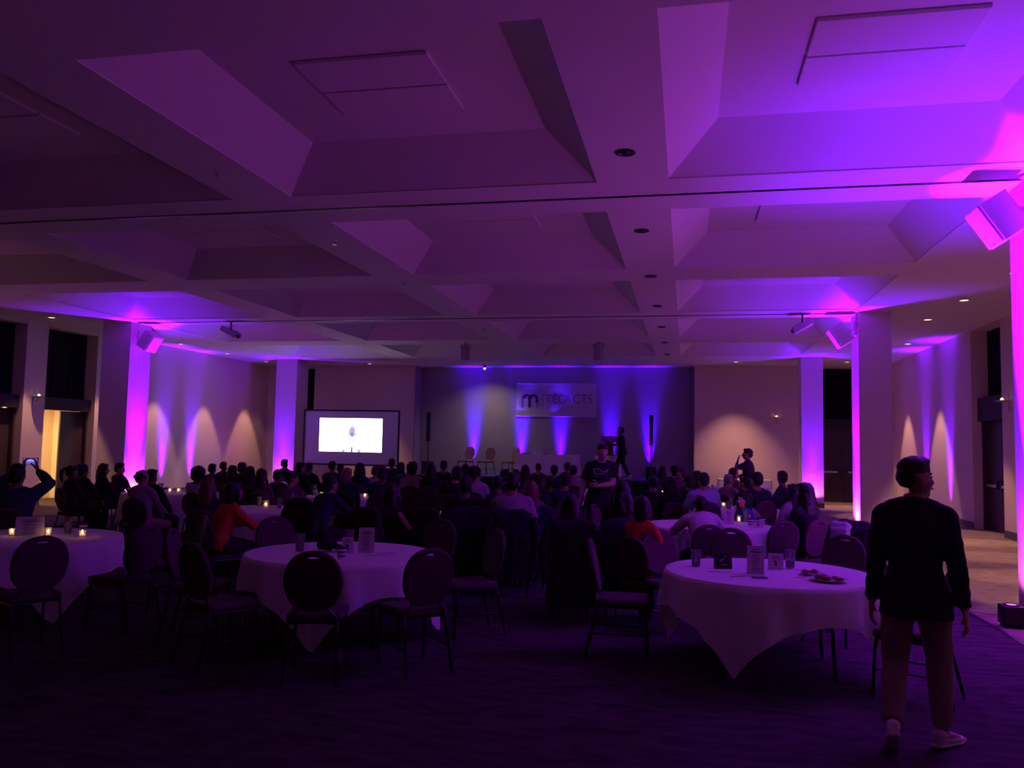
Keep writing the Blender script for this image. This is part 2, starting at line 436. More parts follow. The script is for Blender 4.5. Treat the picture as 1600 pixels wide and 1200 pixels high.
# ------------------------------------------------------------------ uplights
def uplight(loc, to, power, color, lens, label, angle=0, s=0.2, group=None, core=32, halo=1.0):
    t = thing('uplight', label, 'uplight', loc, 0, group)
    MB().bbox(-s/2, s/2, -s/2, s/2, 0.03, s+0.02, 0.012).build('housing', M_BLACK, t)
    MB().lathe([(s*0.36, 0), (s*0.40, 0.006), (s*0.40, 0.012), (s*0.3, 0.008)], 16, (0, 0, s+0.018)).build('bezel', M_BLACKMETAL, t)
    MB().lathe([(s*0.28, 0), (s*0.28, 0.006), (s*0.1, 0.012)], 16, (0, 0, s+0.018)).build('lens', lens, t)
    for sx in (-1, 1): MB().box(sx*s*0.35-0.012, sx*s*0.35+0.012, -s*0.4, s*0.4, 0, 0.03).build('foot', M_BLACKMETAL, t)
    p0 = (loc[0], loc[1], loc[2]+s+0.05)
    if angle:
        far = (p0[0]+(to[0]-p0[0])*0.35, p0[1]+(to[1]-p0[1])*0.35, to[2])
        lamp('uplight_beam', 'SPOT', p0, far, power, color, 0.03, 24, 1.0, t)
        lamp('uplight_low_beam', 'SPOT', p0, to, power*0.16, color, 0.03, 38, 1.0, t)
    else:
        lamp('uplight_beam', 'SPOT', p0, to, power, color, 0.04, core, 1.0, t)
        lamp('uplight_halo', 'SPOT', p0, to, P_MID*halo*(1.0 if power >= P_UP else 0.4), (0.13, 0.001, 1.0), 0.04, 84, 1.0, t)
        lamp('uplight_mauve_fill', 'SPOT', p0, to, P_MAUVE_FILL*(1.0 if power >= P_UP else 0.5), (0.8, 0.12, 0.75), 0.04, 168, 0.5, t)  # wide mauve fill added at the fixture to lift the whole ceiling
    return t
UPL = 'by a column, lighting it'
uplight((3.24, 9.42, 0), (3.40, 9.5, 4.6), P_UP*7.0, MAGENTA, M_LENS_UP, 'black square uplight on the carpet at the foot of the nearest column', core=22, halo=1.1)
uplight((3.8, 8.85, 0), (3.8, 8.85, 4.6), P_UP*7.0, MAGENTA, M_LENS_UP, 'added unseen uplight in front of the nearest column, just outside the view', core=22, halo=0.6)  # added out of view so its ceiling bounce brightens the empty table
uplight((3.24, 18.44, 0), (3.42, 18.5, 4.6), P_UP, MAGENTA, M_LENS_UP, 'small black uplight standing on the carpet by the second right column')
uplight((3.78, 26.62, 0), (3.78, 26.82, 4.6), P_UP_FAR, VIOLET, M_LENS_UP, 'uplight at the foot of the violet column beside the far double doors')
uplight((-13.4, 18.5, 0), (-13.58, 18.54, 4.6), P_UP, MAGENTA, M_LENS_UP, 'uplight at the foot of the magenta column on the door side')
uplight((-14.0, 26.82, 0), (-14.0, 27.02, 4.6), P_UP_FAR, VIOLET, M_LENS_UP, 'uplight at the foot of the violet column beside the screen')
uplight((XL+0.13, 23.1, 0), (XL-0.2, 23.1, 4.6), P_UP_WALL, VIOLET, M_LENS_UP, 'uplight on the floor under the violet streak nearer the doors of the side wall', 38)
uplight((XL+0.13, 24.6, 0), (XL-0.2, 24.6, 4.6), P_UP_WALL, VIOLET, M_LENS_UP, 'uplight on the floor under the violet streak next to the warm wall pools', 38)
uplight((XR-0.13, 22.9, 0), (XR+0.2, 22.9, 4.6), P_UP_WALL, VIOLET, M_LENS_UP, 'uplight by the right aisle wall on the side of the panic doors', 38)
uplight((XR-0.13, 25.0, 0), (XR+0.2, 25.0, 4.6), P_UP_WALL, VIOLET, M_LENS_UP, 'uplight by the right aisle wall hidden behind the walking man', 38)
STX = [(-7.85, 'behind the two stage chairs'), (-6.02, 'behind the stage chair beside the long table'), (-4.55, 'behind the long white stage table'), (-2.72, 'behind the lectern on stage'), (-1.32, 'at the stage end beside the black speaker pole')]
for x, wh in STX:
    uplight((x, 30.13, 0.7), (x, 30.42, 4.6), P_STAGE, BLUE, M_LENS_BLUE, 'blue uplight on the stage ' + wh, 38)

# ------------------------------------------------------------------ ceiling fittings
def downlight_mesh():
    ring = MB().lathe([(0.075, 0.0), (0.105, -0.004), (0.11, -0.012), (0.085, -0.014), (0.075, 0.0)], 20, cap=False).mesh('ring')
    lens = MB().lathe([(0.078, -0.004), (0.05, -0.007), (0.004, -0.008)], 20).mesh('lens')
    ring.materials.append(M_WHITEMETAL); lens.materials.append(M_LENS_WARM)
    return ring, lens
RING, LENS = downlight_mesh()
def downlight(x, y, label, power, angle=50, wallside=0.0, blend=0.3):
    t = thing('recessed_downlight', label, 'downlight', (x, y, ZC))
    link('trim_ring', RING, None, t); link('lens', LENS, None, t)
    lamp('downlight_beam', 'SPOT', (x, y, ZC-0.03), (x+wallside, y, 0), power, WARM, 0.05, angle, blend, t)
for y, lb in ((17.3, 'first warm downlight of the door-side aisle, above the pillar between doors'), (19.95, 'warm downlight of the door-side aisle, beside the magenta column'), (22.6, 'warm downlight just past the magenta column, lighting the long side wall'), (25.25, 'warm downlight over the nearer warm pool on the side wall'), (27.9, 'warm downlight over the farther warm pool on the side wall')):
    downlight(-15.25, y, lb, P_DOWN)
for y, lb in ((16.9, 'warm downlight nearest the camera in the right aisle ceiling'), (19.32, 'second warm downlight in the right aisle ceiling'), (12.0, 'warm downlight of the right aisle out of view near the first column')):
    downlight(5.13, y, lb, P_DOWN_R, 52)
for y, lb in ((23.65, 'warm downlight close to the right aisle wall over the nearer pool'), (26.9, 'warm downlight close to the right aisle wall over the farther pool')):
    downlight(5.78, y, lb, P_DOWN_R, 48)
for y, lb in ((14.65, 'next before the pillar of the door-side aisle'), (12.0, 'second before the pillar of the door-side aisle'), (9.35, 'third before the pillar of the door-side aisle'), (6.7, 'beside the filming person table')):
    downlight(-15.25, y, 'warm downlight outside the view, ' + lb, P_DOWN*0.5, 70)
for y, lb in ((14.4, 'between the first two right columns'), (9.6, 'behind the nearest right column'), (7.2, 'of the right aisle beside the walking man'), (4.8, 'of the right aisle near the camera')):
    downlight(5.13, y, 'warm downlight outside the view, ' + lb, P_DOWN_R*0.6, 52)
downlight(-11.5, 28.7, 'warm downlight above the projection screen', P_DOWN*1.5, 58, blend=0.9)
downlight(1.6, 28.3, 'warm downlight over the man standing at the end wall', P_DOWN*1.1, 80, blend=0.7)
downlight(5.1, 28.4, 'warm downlight in front of the far double doors', P_DOWN)
downlight(-15.2, 28.75, 'warm downlight in the far corner behind the screen column', P_DOWN*0.12)

def small_ceiling(kind, x, y, label, group):
    if kind == 'spot':
        t = thing('ceiling_spotlight', label, 'spotlight', (x, y, ZC), 0, group)
        MB().lathe([(0.06, 0), (0.095, -0.004), (0.1, -0.014), (0.075, -0.02), (0.06, 0)], 18, cap=False).build('trim_ring', M_BLACKMETAL, t)
        MB().lathe([(0.062, -0.004), (0.045, -0.016), (0.03, -0.03), (0.004, -0.034)], 18).build('lamp_eye', M_BLACK, t)
    else:
        t = thing('sprinkler', label, 'sprinkler', (x, y, ZC), 0, group)
        MB().lathe([(0.045, 0), (0.045, -0.004), (0.02, -0.012), (0.016, -0.012)], 14).build('rosette', M_WHITEMETAL, t)
        MB().lathe([(0.011, -0.01), (0.011, -0.045), (0.006, -0.06)], 10).build('nozzle', M_STEEL, t)
        MB().lathe([(0.032, -0.06), (0.032, -0.064)], 12).build('deflector', M_STEEL, t)
for i, y in enumerate((8.0, 11.0, 14.0, 17.0, 20.0, 23.0, 25.9)):
    small_ceiling('spot', -0.6, y, 'dark round spotlight in the middle beam, %s' % ('nearest the camera', 'second along it', 'third along it', 'fourth along it', 'fifth along it', 'sixth along it', 'farthest along it')[i], 'dark spotlights along the middle beam')
for i, y in enumerate((7.92, 10.98, 14.0, 17.0, 20.0, 23.0, 25.9)):
    small_ceiling('spr', -5.0, y, 'small sprinkler head on the beam left of centre, %s' % ('nearest the camera', 'second along it', 'third along it', 'fourth along it', 'fifth along it', 'sixth along it', 'farthest along it')[i], 'sprinklers on the left centre beam')
for i, y in enumerate((10.95, 13.9, 17.0, 20.0, 23.0)):
    small_ceiling('spr', -9.4, y, 'small sprinkler head on the beam toward the doors, %s' % ('nearest the camera', 'second along it', 'third along it', 'fourth along it', 'farthest along it')[i], 'sprinklers on the door-side beam')
def stage_spot():
    t = thing('stage_spotlight', 'tiny lit spotlight on the ceiling above the stage chairs', 'spotlight', (-7.19, 29.0, ZC))
    MB().lathe([(0.05, 0), (0.05, -0.03), (0.02, -0.035)], 12).build('canopy', M_WHITEMETAL, t)
    MB().lathe([(0.03, -0.03), (0.06, -0.1), (0.06, -0.14), (0.05, -0.14)], 14).build('shade', M_BLACKMETAL, t)
    MB().ball((0, 0, -0.15), 0.045).build('bulb', mat('spot_bulb', (1, 1, 1), 0.5, emis=(1, 0.8, 0.85), estr=4), t)
    lamp('stage_spot_beam', 'SPOT', (-7.19, 29.0, ZC-0.2), (-7.3, 29.75, 0.7), 75, (1.0, 0.78, 0.6), 0.04, 130, 0.9, t)
stage_spot()
def hanging_can(x, y, label):
    t = thing('hanging_spotlight', label, 'spotlight', (x, y, ZC), 0, 'white cylinder spotlights before the stage')
    MB().tube([(0, 0, 0), (0, 0, -0.1)], 0.014, 8).build('stem', M_BLACKMETAL, t)
    MB().lathe([(0.03, -0.07), (0.12, -0.1), (0.13, -0.13), (0.13, -0.5), (0.115, -0.5), (0.11, -0.46)], 20).build('can', mat('can_paint', (0.35, 0.32, 0.34), 0.5), t, 'auto')
    MB().tube([(-0.13, 0, -0.2), (-0.15, 0, -0.08), (0, 0, -0.05), (0.15, 0, -0.08), (0.13, 0, -0.2)], 0.01, 6).build('yoke', M_BLACKMETAL, t)
hanging_can(-6.2, 22.7, 'pale cylinder spotlight hanging from the beam over the stage chairs')
hanging_can(-2.4, 22.7, 'pale cylinder spotlight hanging from the beam over the banner end')
def projector(x, y, rz, label):
    t = thing('hanging_projector', label, 'projector', (x, y, ZC), rz)
    MB().tube([(0, 0, 0), (0, 0, -0.2)], 0.02, 8).build('pole', M_BLACKMETAL, t)
    MB().lathe([(0.06, 0), (0.06, -0.015), (0.02, -0.02)], 14).build('ceiling_plate', M_BLACKMETAL, t)
    R = Matrix.Translation((0, 0, -0.27)) @ Matrix.Rotation(math.radians(-28), 4, 'Y')
    MB().bbox(-0.21, 0.21, -0.17, 0.17, -0.065, 0.065, 0.02, R).build('body', mat('projector_shell', (0.5, 0.48, 0.52), 0.5), t)
    MB().tube([R @ V3(-0.2, 0, 0), R @ V3(-0.25, 0, 0)], 0.04, 12).build('lens', M_BLACK, t)
    MB().box(-0.19, 0.0, -0.15, 0.15, 0.066, 0.074, R).build('vent_cover', M_BLACKMETAL, t)
projector(-11.0, 18.32, PI, 'grey projector hanging from a dark pole between screen column and magenta column')
projector(2.4, 18.32, 0, 'grey projector hanging from the beam beside the second right column')

def wedge_speaker(x, y, side, label):
    """side +1: bracket toward +X"""
    t = thing('wall_speaker', label, 'speaker', (x, y, 4.18))
    R = Matrix.Rotation(math.radians(-33*side), 4, 'Y')
    w = mat('speaker_white', (0.66, 0.62, 0.64), 0.5)
    MB().bbox(-0.15, 0.15, -0.2, 0.2, -0.225, 0.225, 0.012, R).build('cabinet', w, t)
    g = MB().bbox(-0.165*side-0.012, -0.165*side+0.012, -0.19, 0.19, -0.215, 0.215, 0.008, R).build('grille', mat('speaker_grille', (0.58, 0.54, 0.58), 0.6, bump=0.4, bscale=300), t)
    MB().bbox(-0.18*side-0.004, -0.18*side+0.004, -0.02, 0.02, -0.2, -0.188, 0.003, R).build('badge', M_BLACKMETAL, g)
    MB().tube([R @ V3(0.14*side, 0, 0.05), V3(0.31*side, 0, 0.1)], 0.025, 8).build('bracket_arm', w, t)
    MB().bbox(0.29*side-0.02, 0.29*side+0.02, -0.07, 0.07, -0.02, 0.28, 0.006).build('wall_plate', w, t)
wedge_speaker(3.16, 9.28, 1, 'white tilted speaker on the nearest right column, glowing pink')
wedge_speaker(3.16, 18.3, 1, 'white tilted speaker on the second right column')
wedge_speaker(-13.3, 18.4, -1, 'white tilted speaker on the magenta column of the door side')

def sconce(loc, rz, label):
    t = thing('wall_sconce', label, 'sconce', loc, rz)      # faces local +Y
    MB().bbox(-0.045, 0.045, 0, 0.02, -0.22, 0.16, 0.006).build('back_plate', M_STEEL, t)
    MB().lathe([(0.01, -0.03), (0.07, -0.02), (0.13, 0.0), (0.14, 0.02), (0.128, 0.02), (0.06, -0.005), (0.01, -0.012)], 20, (0, 0.13, 0)).build('dish', M_STEEL, t, 'auto')
    MB().tube([(0, 0.01, -0.1), (0, 0.08, -0.1), (0, 0.13, -0.03)], 0.012, 8).build('arm', M_STEEL, t)
    MB().ball((0, 0.13, 0.03), (0.035, 0.035, 0.045)).build('bulb', mat('sconce_bulb', (1, 0.8, 0.6), 0.5, emis=(1, 0.5, 0.22), estr=2.2), t)
sconce((XL, 17.8, 2.72), -PI/2, 'brass-lit dish sconce on the pillar between the door-side doors')
sconce((XR, 18.9, 2.85), PI/2, 'dish sconce on the pillar beside the right aisle doors')
sconce((3.0, YF, 2.85), PI, 'dish sconce on the end wall beside the violet column')

# ------------------------------------------------------------------ stage
def stage():
    t = thing('stage', 'low black-skirted stage platform along the grey end wall', 'stage', (-5.0, 28.3, 0))
    for k in range(5):
        x0 = -4.8+k*1.75
        MB().bbox(x0+0.003, x0+1.747, -1.6, 1.93, 0.64, 0.7, 0.004).build('deck_panel', M_STAGEDECK, t)
    n, vs, fs = 200, [], []
    for i in range(n+1):
        x = -4.8+8.75*i/n; y = -1.6-0.02+0.018*math.sin(i*1.9)
        vs += [(x, y, 0.01), (x, y, 0.66), (x, y+0.008, 0.66), (x, y+0.008, 0.01)]
    for i in range(n):
        a = 4*i; b = a+4
        fs += [(a, b, b+1, a+1), (a+1, b+1, b+2, a+2), (a+2, b+2, b+3, a+3), (a+3, b+3, b, a)]
    MB().add(vs, fs).build('skirt', M_SKIRT, t)
    for k in range(6):
        for y in (-1.4, 1.7): MB().box(-4.72+k*1.72, -4.66+k*1.72, y-0.03, y+0.03, 0, 0.64).build('leg', M_BLACKMETAL, t)
stage()

def screen():
    t = thing('projection_screen', 'wide projection screen in black frame beside the stage, showing a bright picture', 'screen', (-11.43, 27.0, 0))
    x0, x1, z0, z1 = -1.72, 1.72, 0.98, 2.8
    MB().box(x0, x1, -0.012, 0.012, z0, z1).build('fabric', M_SCREENCLOTH, t)
    fm = MB(); b = 0.06
    for a in ((x0-b, x1+b, z1, z1+b), (x0-b, x1+b, z0-b, z0), (x0-b, x0, z0, z1), (x1, x1+b, z0, z1)): fm.bbox(a[0], a[1], -0.03, 0.02, a[2], a[3], 0.006)
    fm.build('frame', M_BLACK, t)
    for x in (x0-0.03, x1+0.03):
        l = MB().tube([(x, 0.03, z1-0.4), (x, 0.03, 0.03)], 0.022, 8).build('leg', M_BLACKMETAL, t)
        MB().tube([(x, -0.55, 0.02), (x, 0.03, 0.05), (x, 0.6, 0.02)], 0.022, 8).build('foot', M_BLACKMETAL, l)
    # the picture on the cloth: a speaker before a white backdrop
    px0, px1, pz0, pz1 = -1.17, 1.15, 1.4, 2.56
    im = MB().box(px0, px1, -0.016, -0.0125, pz0, pz1).build('projected_picture', M_IMAGE, t)
    def flat(name, prims, col, e, d=-0.0175):
        m = MB()
        for p in prims:
            if p[0] == 'e':
                n = 24; c = [(p[1]+p[3]*math.cos(2*PI*k/n), d, p[2]+p[4]*math.sin(2*PI*k/n)) for k in range(n)]
                m.add(c, [tuple(range(n))])
            else:
                m.add([(x, d, z) for x, z in p[1]], [tuple(range(len(p[1])))])
        m.build(name, mat('picture_'+name, col, 0.8, emis=col, estr=e), im)
    flat('face', [('e', 0.05, 2.10, 0.115, 0.18)], (0.60, 0.46, 0.70), 0.8)
    flat('beard', [('e', 0.05, 2.00, 0.088, 0.088)], (0.42, 0.28, 0.55), 0.8, -0.0182)
    flat('hair', [('q', [(-0.02, 2.27), (0.0, 2.305), (0.05, 2.32), (0.10, 2.305), (0.12, 2.27), (0.05, 2.29)])], (0.12, 0.1, 0.16), 0.7, -0.0182)
    flat('earring', [('e', -0.075, 2.0, 0.025, 0.035), ('e', 0.175, 2.0, 0.025, 0.035)], (0.12, 0.1, 0.22), 0.6, -0.0182)
    flat('eyes', [('e', 0.0, 2.15, 0.034, 0.014), ('e', 0.1, 2.15, 0.034, 0.014)], (0.36, 0.26, 0.42), 0.7, -0.0186)
    flat('tie', [('q', [(0.03, 1.86), (0.08, 1.87), (0.07, 1.82), (0.08, 1.76), (0.04, 1.76), (0.05, 1.82)]), ('q', [(0.02, 1.4), (0.09, 1.4), (0.085, 1.57), (0.025, 1.57)])], (0.10, 0.13, 0.42), 0.8, -0.0182)
    flat('cuffs', [('q', [(-0.32, 1.4), (-0.2, 1.4), (-0.21, 1.49), (-0.3, 1.46)]), ('q', [(0.26, 1.4), (0.38, 1.4), (0.38, 1.5), (0.27, 1.48)])], (0.5, 0.45, 0.66), 0.8, -0.0182)
    flat('caption', [('e', -0.88, 2.06, 0.015, 0.015), ('q', [(-0.92, 1.91), (-0.65, 1.91), (-0.65, 1.93), (-0.92, 1.93)])], (0.72, 0.8, 0.85), 0.9, -0.0182)
screen()

def banner():
    t = thing('wall_banner', 'white banner with dark lettering hung on the grey stage wall', 'banner', (-4.74, 30.2, 3.43))
    w, h, n = 1.5, 0.61, 36
    vs, fs = [], []
    for j in range(13):
        for i in range(n+1):
            x = -w+2*w*i/n; z = -h+2*h*j/12
            y = 0.012*noise.noise(Vector((x*1.6, z*2.4, 3.1)))+0.008*math.sin(x*5+z*3)*(1-(z/h)**2)
            vs.append((x, y, z))
    for j in range(12):
        for i in range(n):
            a = j*(n+1)+i; fs.append((a, a+1, a+n+2, a+n+1))
    k = len(vs); vs += [(x, y+0.006, z) for x, y, z in vs]; fs += [tuple(q+k for q in reversed(f)) for f in fs]
    MB().add(vs, fs).build('vinyl_sheet', M_BANNER, t, True)
    hm = MB(); 
    for z in (-h, h): hm.tube([(-w, 0.0, z), (w, 0.0, z)], 0.012, 6)
    hm.build('hem', M_BANNER, t)
    for x in (-w, w):
        for z in (-h, h): MB().tube([(x, 0.0, z), (x*1.02, 0.045, z*1.04)], 0.008, 6).build('tie', M_BLACKMETAL, t)
    RX = Matrix.Rotation(PI/2, 4, 'X')
    # emblem: a bold lower-case r and n, dark at the arches and pale at the outer feet
    dark, pale, ink = mat('emblem_maroon', (0.085, 0.018, 0.03), 0.6), mat('emblem_grey', (0.34, 0.29, 0.36), 0.6), mat('letter_violet', (0.16, 0.11, 0.2), 0.6)
    def bar(m, x0, x1, z0, z1): m.box(x0, x1, -0.032, -0.024, z0, z1)
    d, p = MB(), MB()
    def arch(m, cx, cz, ro, ri, a0, a1, nseg=14):
        pts = [(math.radians(a0+(a1-a0)*q/nseg)) for q in range(nseg+1)]
        vs = [(cx+r*math.cos(a), y, cz+r*math.sin(a)) for y in (-0.032, -0.024) for a in pts for r in (ro, ri)]
        M2 = 2*(nseg+1); fs = []
        for q in range(nseg):
            a = 2*q; fs += [(a, a+2, a+3, a+1), (M2+a, M2+a+1, M2+a+3, M2+a+2), (a, M2+a, M2+a+2, a+2), (a+1, a+3, M2+a+3, M2+a+1)]
        m.add(vs, fs)
    bar(p, -1.31, -1.25, -0.28, 0.20)
    arch(d, -1.09, 0.06, 0.16, 0.075, 90, 180); bar(d, -1.09, -1.05, 0.135, 0.215)
    bar(d, -1.04, -0.95, -0.28, 0.19)
    arch(d, -0.84, 0.04, 0.175, 0.08, 0, 180); bar(d, -0.76, -0.665, -0.1, 0.05); bar(p, -0.74, -0.665, -0.28, -0.11)
    d.build('emblem', dark, t); p.build('emblem_foot', pale, t)
    MB().box(-0.49, -0.478, -0.028, -0.024, -0.3, 0.24).build('divider', ink, t)
    for ch, x in zip('TECACTS', (-0.28, -0.04, 0.21, 0.45, 0.77, 1.05, 1.27)):
        me = text_mesh(ch, 0.47, 0.003, 0.92, -0.006); me.transform(RX)
        o = link('letter', me, ink, t); o.location = (x, -0.028, 0.03)
    s = MB()
    for k in range(12): s.box(-0.3+k*0.125, -0.3+k*0.125+0.05, -0.03, -0.026, -0.29, -0.245)
    o = s.build('small_print', mat('faint_print', (0.44, 0.39, 0.46), 0.6), t); o['kind'] = 'stuff'
banner()
def column_array(x, label):
    t = thing('array_speaker', label, 'speaker', (x, 27.1, 0.7))
    MB().bbox(-0.16, 0.16, -0.2, 0.2, 0.0, 0.44, 0.02).build('subwoofer', M_BLACK, t)
    MB().tube([(0, 0, 0.44), (0, 0, 1.15)], 0.02, 8).build('pole', M_BLACKMETAL, t)
    MB().bbox(-0.06, 0.06, -0.07, 0.07, 1.12, 2.1, 0.012).build('array', M_BLACK, t)
    MB().box(-0.05, 0.05, -0.078, -0.07, 1.15, 2.07).build('grille', mat('black_grille', (0.02, 0.02, 0.02), 0.7, bump=0.4, bscale=300), t)
column_array(-8.65, 'thin black speaker pole at the stage end beside the screen')
column_array(-1.12, 'thin black speaker pole at the stage end beside the standing man')
# ================================================================== banquet chairs (local +Y = the way the sitter faces)
def chair_meshes():
    out = {}
    tilt = math.radians(11)
    def B(u, v, d=0.0):      # back plane: u across, v up from the seat, d behind
        y = -0.185-math.sin(tilt)*v-d*math.cos(tilt); z = 0.47+math.cos(tilt)*v-d*math.sin(tilt)
        return V3(u, y, z)
    def oval(a, b, n, cv=0.265):
        r = []
        for k in range(n):
            q = 2*PI*k/n; e = 2.35
            r.append((a*math.copysign(abs(math.cos(q))**(2/e), math.cos(q)), cv+b*math.copysign(abs(math.sin(q))**(2/e), math.sin(q))))
        return r
    lens = []
    for k in range(20):
        q = 2*PI*k/20
        u = 0.075*math.cos(q); v = 0.438+0.017*math.sin(q)+(0.010*(1-(u/0.075)**2) if math.sin(q) > 0 else -0.002*(1-(u/0.075)**2))
        lens.append((u, v))
    me = outline_plate(oval(0.196, 0.212, 40), [lens], 0.046, 0.014, 'backrest')
    me.transform(Matrix(((1, 0, 0, 0), (0, -math.sin(tilt), math.cos(tilt), -0.185), (0, math.cos(tilt), math.sin(tilt), 0.47), (0, 0, 0, 1))))
    out['backrest'] = me
    hoop = [B(0.205*math.cos(q), 0.265+0.222*math.sin(q)) for q in [math.radians(-62+304*k/28) for k in range(29)]]
    bf = MB().tube(hoop, 0.011, 6)
    for s in (-1, 1):
        q = math.radians(-62)
        bf.tube([B(s*0.205*math.cos(q), 0.265+0.222*math.sin(q)), V3(s*0.17, -0.2, 0.46)], 0.011, 6)
    out['back_frame'] = bf.mesh('back_frame')
    bm = bmesh.new(); bmesh.ops.create_cube(bm, size=1)
    for q in bm.verts:
        q.co = Vector((q.co.x*(0.43 if q.co.y > 0 else 0.39), q.co.y*0.42+0.01, 0.455+q.co.z*0.06))
    bmesh.ops.bevel(bm, geom=bm.edges[:], offset=0.024, segments=3, profile=0.6, affect='EDGES')
    me = bpy.data.meshes.new('seat'); bm.to_mesh(me); bm.free(); out['seat'] = me
    fr = MB().tube([(-0.18, -0.18, 0.42), (-0.195, 0.2, 0.42), (0.195, 0.2, 0.42), (0.18, -0.18, 0.42)], 0.011, 6, closed=True)
    out['seat_frame'] = fr.mesh('seat_frame')
    for s, nm in ((-1, 'a'), (1, 'b')):
        out['leg_f'+nm] = MB().tube([(s*0.19, 0.19, 0.43), (s*0.195, 0.205, 0.35), (s*0.2, 0.225, 0.0)], [0.0125, 0.0125, 0.0115], 8).mesh('leg')
        out['leg_r'+nm] = MB().tube([(s*0.172, -0.19, 0.47), (s*0.178, -0.21, 0.36), (s*0.19, -0.29, 0.0)], [0.0125, 0.0125, 0.0115], 8).mesh('leg')
        out['bar'+nm] = MB().tube([(s*0.197, 0.215, 0.2), (s*0.184, -0.245, 0.2)], 0.008, 6).mesh('stretcher')
    for k, me in out.items():
        me.materials.append(M_CHAIRMETAL if k[:3] in ('leg', 'bar') or 'frame' in k else M_CHAIRFABRIC)
        if k in ('seat',) or k[:3] in ('leg', 'bar'): me.polygons.foreach_set('use_smooth', [True]*len(me.polygons))
    return out
CH = chair_meshes()
CHP = [('backrest', 'backrest'), ('back_frame', 'back_frame'), ('seat', 'seat'), ('seat_frame', 'seat_frame'), ('leg_fa', 'leg'), ('leg_fb', 'leg'), ('leg_ra', 'leg'), ('leg_rb', 'leg'), ('bara', 'stretcher'), ('barb', 'stretcher')]
def chair(x, y, rz, label, group='banquet chairs', z=0.0, fabric=None, sc=1.0):
    t = thing('banquet_chair', label, 'chair', (x, y, z), rz, group); t.scale = (sc,)*3
    for k, nm in CHP:
        o = link(nm, CH[k], None, t)
        if fabric is not None and k in ('backrest', 'seat'):
            o.material_slots[0].link = 'OBJECT'; o.material_slots[0].material = fabric
    return t

# ================================================================== round tables with square cloths
def round_table(x, y, label):
    t = thing('round_table', label, 'table', (x, y, 0), 0, 'round banquet tables')
    MB().lathe([(0.02, 0.715), (0.80, 0.715), (0.82, 0.722), (0.82, 0.738), (0.80, 0.745), (0.02, 0.745)], 40).build('tabletop', mat('table_ply', (0.25, 0.17, 0.1), 0.6), t, 'auto')
    for sx in (-1, 1):
        for sy in (-1, 1):
            MB().tube([(sx*0.42, sy*0.3, 0.72), (sx*0.46, sy*0.33, 0.0)], 0.015, 8).build('leg', M_BLACKMETAL, t, True)
    for sx in (-1, 1): MB().tube([(sx*0.445, -0.32, 0.35), (sx*0.445, 0.32, 0.35)], 0.011, 6).build('brace', M_BLACKMETAL, t)
CLOTHS = {}
def cloth_mesh(ang, half, seed, nt=128):
    key = (round(ang, 2), half, seed, nt)
    if key in CLOTHS: return CLOTHS[key]
    r, z = 0.832, 0.752
    prof_in, nh = [0.0, 0.25, 0.5, 0.7, 0.8, r], (12 if nt > 100 else 7)
    vs, fs = [], []
    rng = random.Random(seed); ph = [rng.uniform(0, 6.28) for _ in range(4)]
    def row(fn):
        for k in range(nt): vs.append(fn(2*PI*k/nt))
    for q in prof_in: row(lambda a: (q*math.cos(a), q*math.sin(a), z+0.002*math.sin(3*a+q*9+ph[0])*(q < r)))
    for i in range(1, nh+1):
        t = i/nh
        def f(a):
            L = half/max(abs(math.cos(a-ang)), abs(math.sin(a-ang)))
            hang = max(0.05, L-r)*t
            corner = max(0.0, (L/half-1.0)/0.414)
            wob = 0.02*math.sin(9*a+ph[1])+0.014*math.sin(15*a+ph[2])+0.009*math.sin(23*a+ph[3])
            rr = r+0.012*min(1, hang/0.02)+0.10*hang*(1-0.55*corner)+wob*min(1.0, hang/0.22)
            if corner > 0.3: rr += 0.035*math.sin((a-ang)*34)*(corner-0.3)*min(1, hang/0.4)
            zz = z-0.006-hang*0.985+0.012*math.sin(5*a+ph[0])*t
            return (rr*math.cos(a), rr*math.sin(a), max(0.015, zz))
        row(f)
    for i in range(len(prof_in)+nh-1):
        for k in range(nt):
            l = (k+1) % nt; fs.append((i*nt+k, i*nt+l, (i+1)*nt+l, (i+1)*nt+k))
    me = bpy.data.meshes.new('tablecloth'); me.from_pydata(vs, [], fs); me.materials.append(M_CLOTH)
    me.polygons.foreach_set('use_smooth', [True]*len(fs)); me.update()
    CLOTHS[key] = me
    return me
def tablecloth(x, y, ang, label, half=1.09, seed=0, nt=128):
    o = link('tablecloth', cloth_mesh(ang, half, seed, nt)); o.location = (x, y, 0)
    tag(o, label, 'tablecloth', 'white cloths on the round tables')
ZT = 0.756      # on the cloth
TABLES = [  # x, y, cloth angle, words that single the table out
    (0.66, 7.15, math.radians(-112+45), 'empty table beside the walking man'),
    (-3.05, 7.05, math.radians(-80+45), 'empty table with the dark bag'),
    (-6.35, 7.1, math.radians(10), 'table in front of the person filming'),
    (0.3, 11.2, math.radians(20), 'table of the balding man in white'),
    (0.75, 14.4, math.radians(35), 'table of the man in the blue shirt'),
    (-6.0, 11.0, math.radians(5), 'table of the woman in red beneath the wall pools'),
    (-6.0, 14.3, math.radians(30), 'table before the projection screen'),
    (-3.1, 10.7, math.radians(50), 'table of the bare-armed woman in black'),
    (-3.3, 14.7, math.radians(15), 'table in front of the stage chairs, third row'),
    (-9.3, 13.7, math.radians(0), 'candlelit table by the magenta column'),
    (-2.7, 18.9, math.radians(40), 'far table before the long white stage table'),
    (0.1, 18.2, math.radians(10), 'far table by the speaker pole'),
    (-6.1, 18.2, math.radians(25), 'far table below the screen edge'),
    (-9.3, 18.0, math.radians(60), 'far table below the screen column'),
    (1.3, 22.2, math.radians(15), 'last table by the man standing at the end wall')]
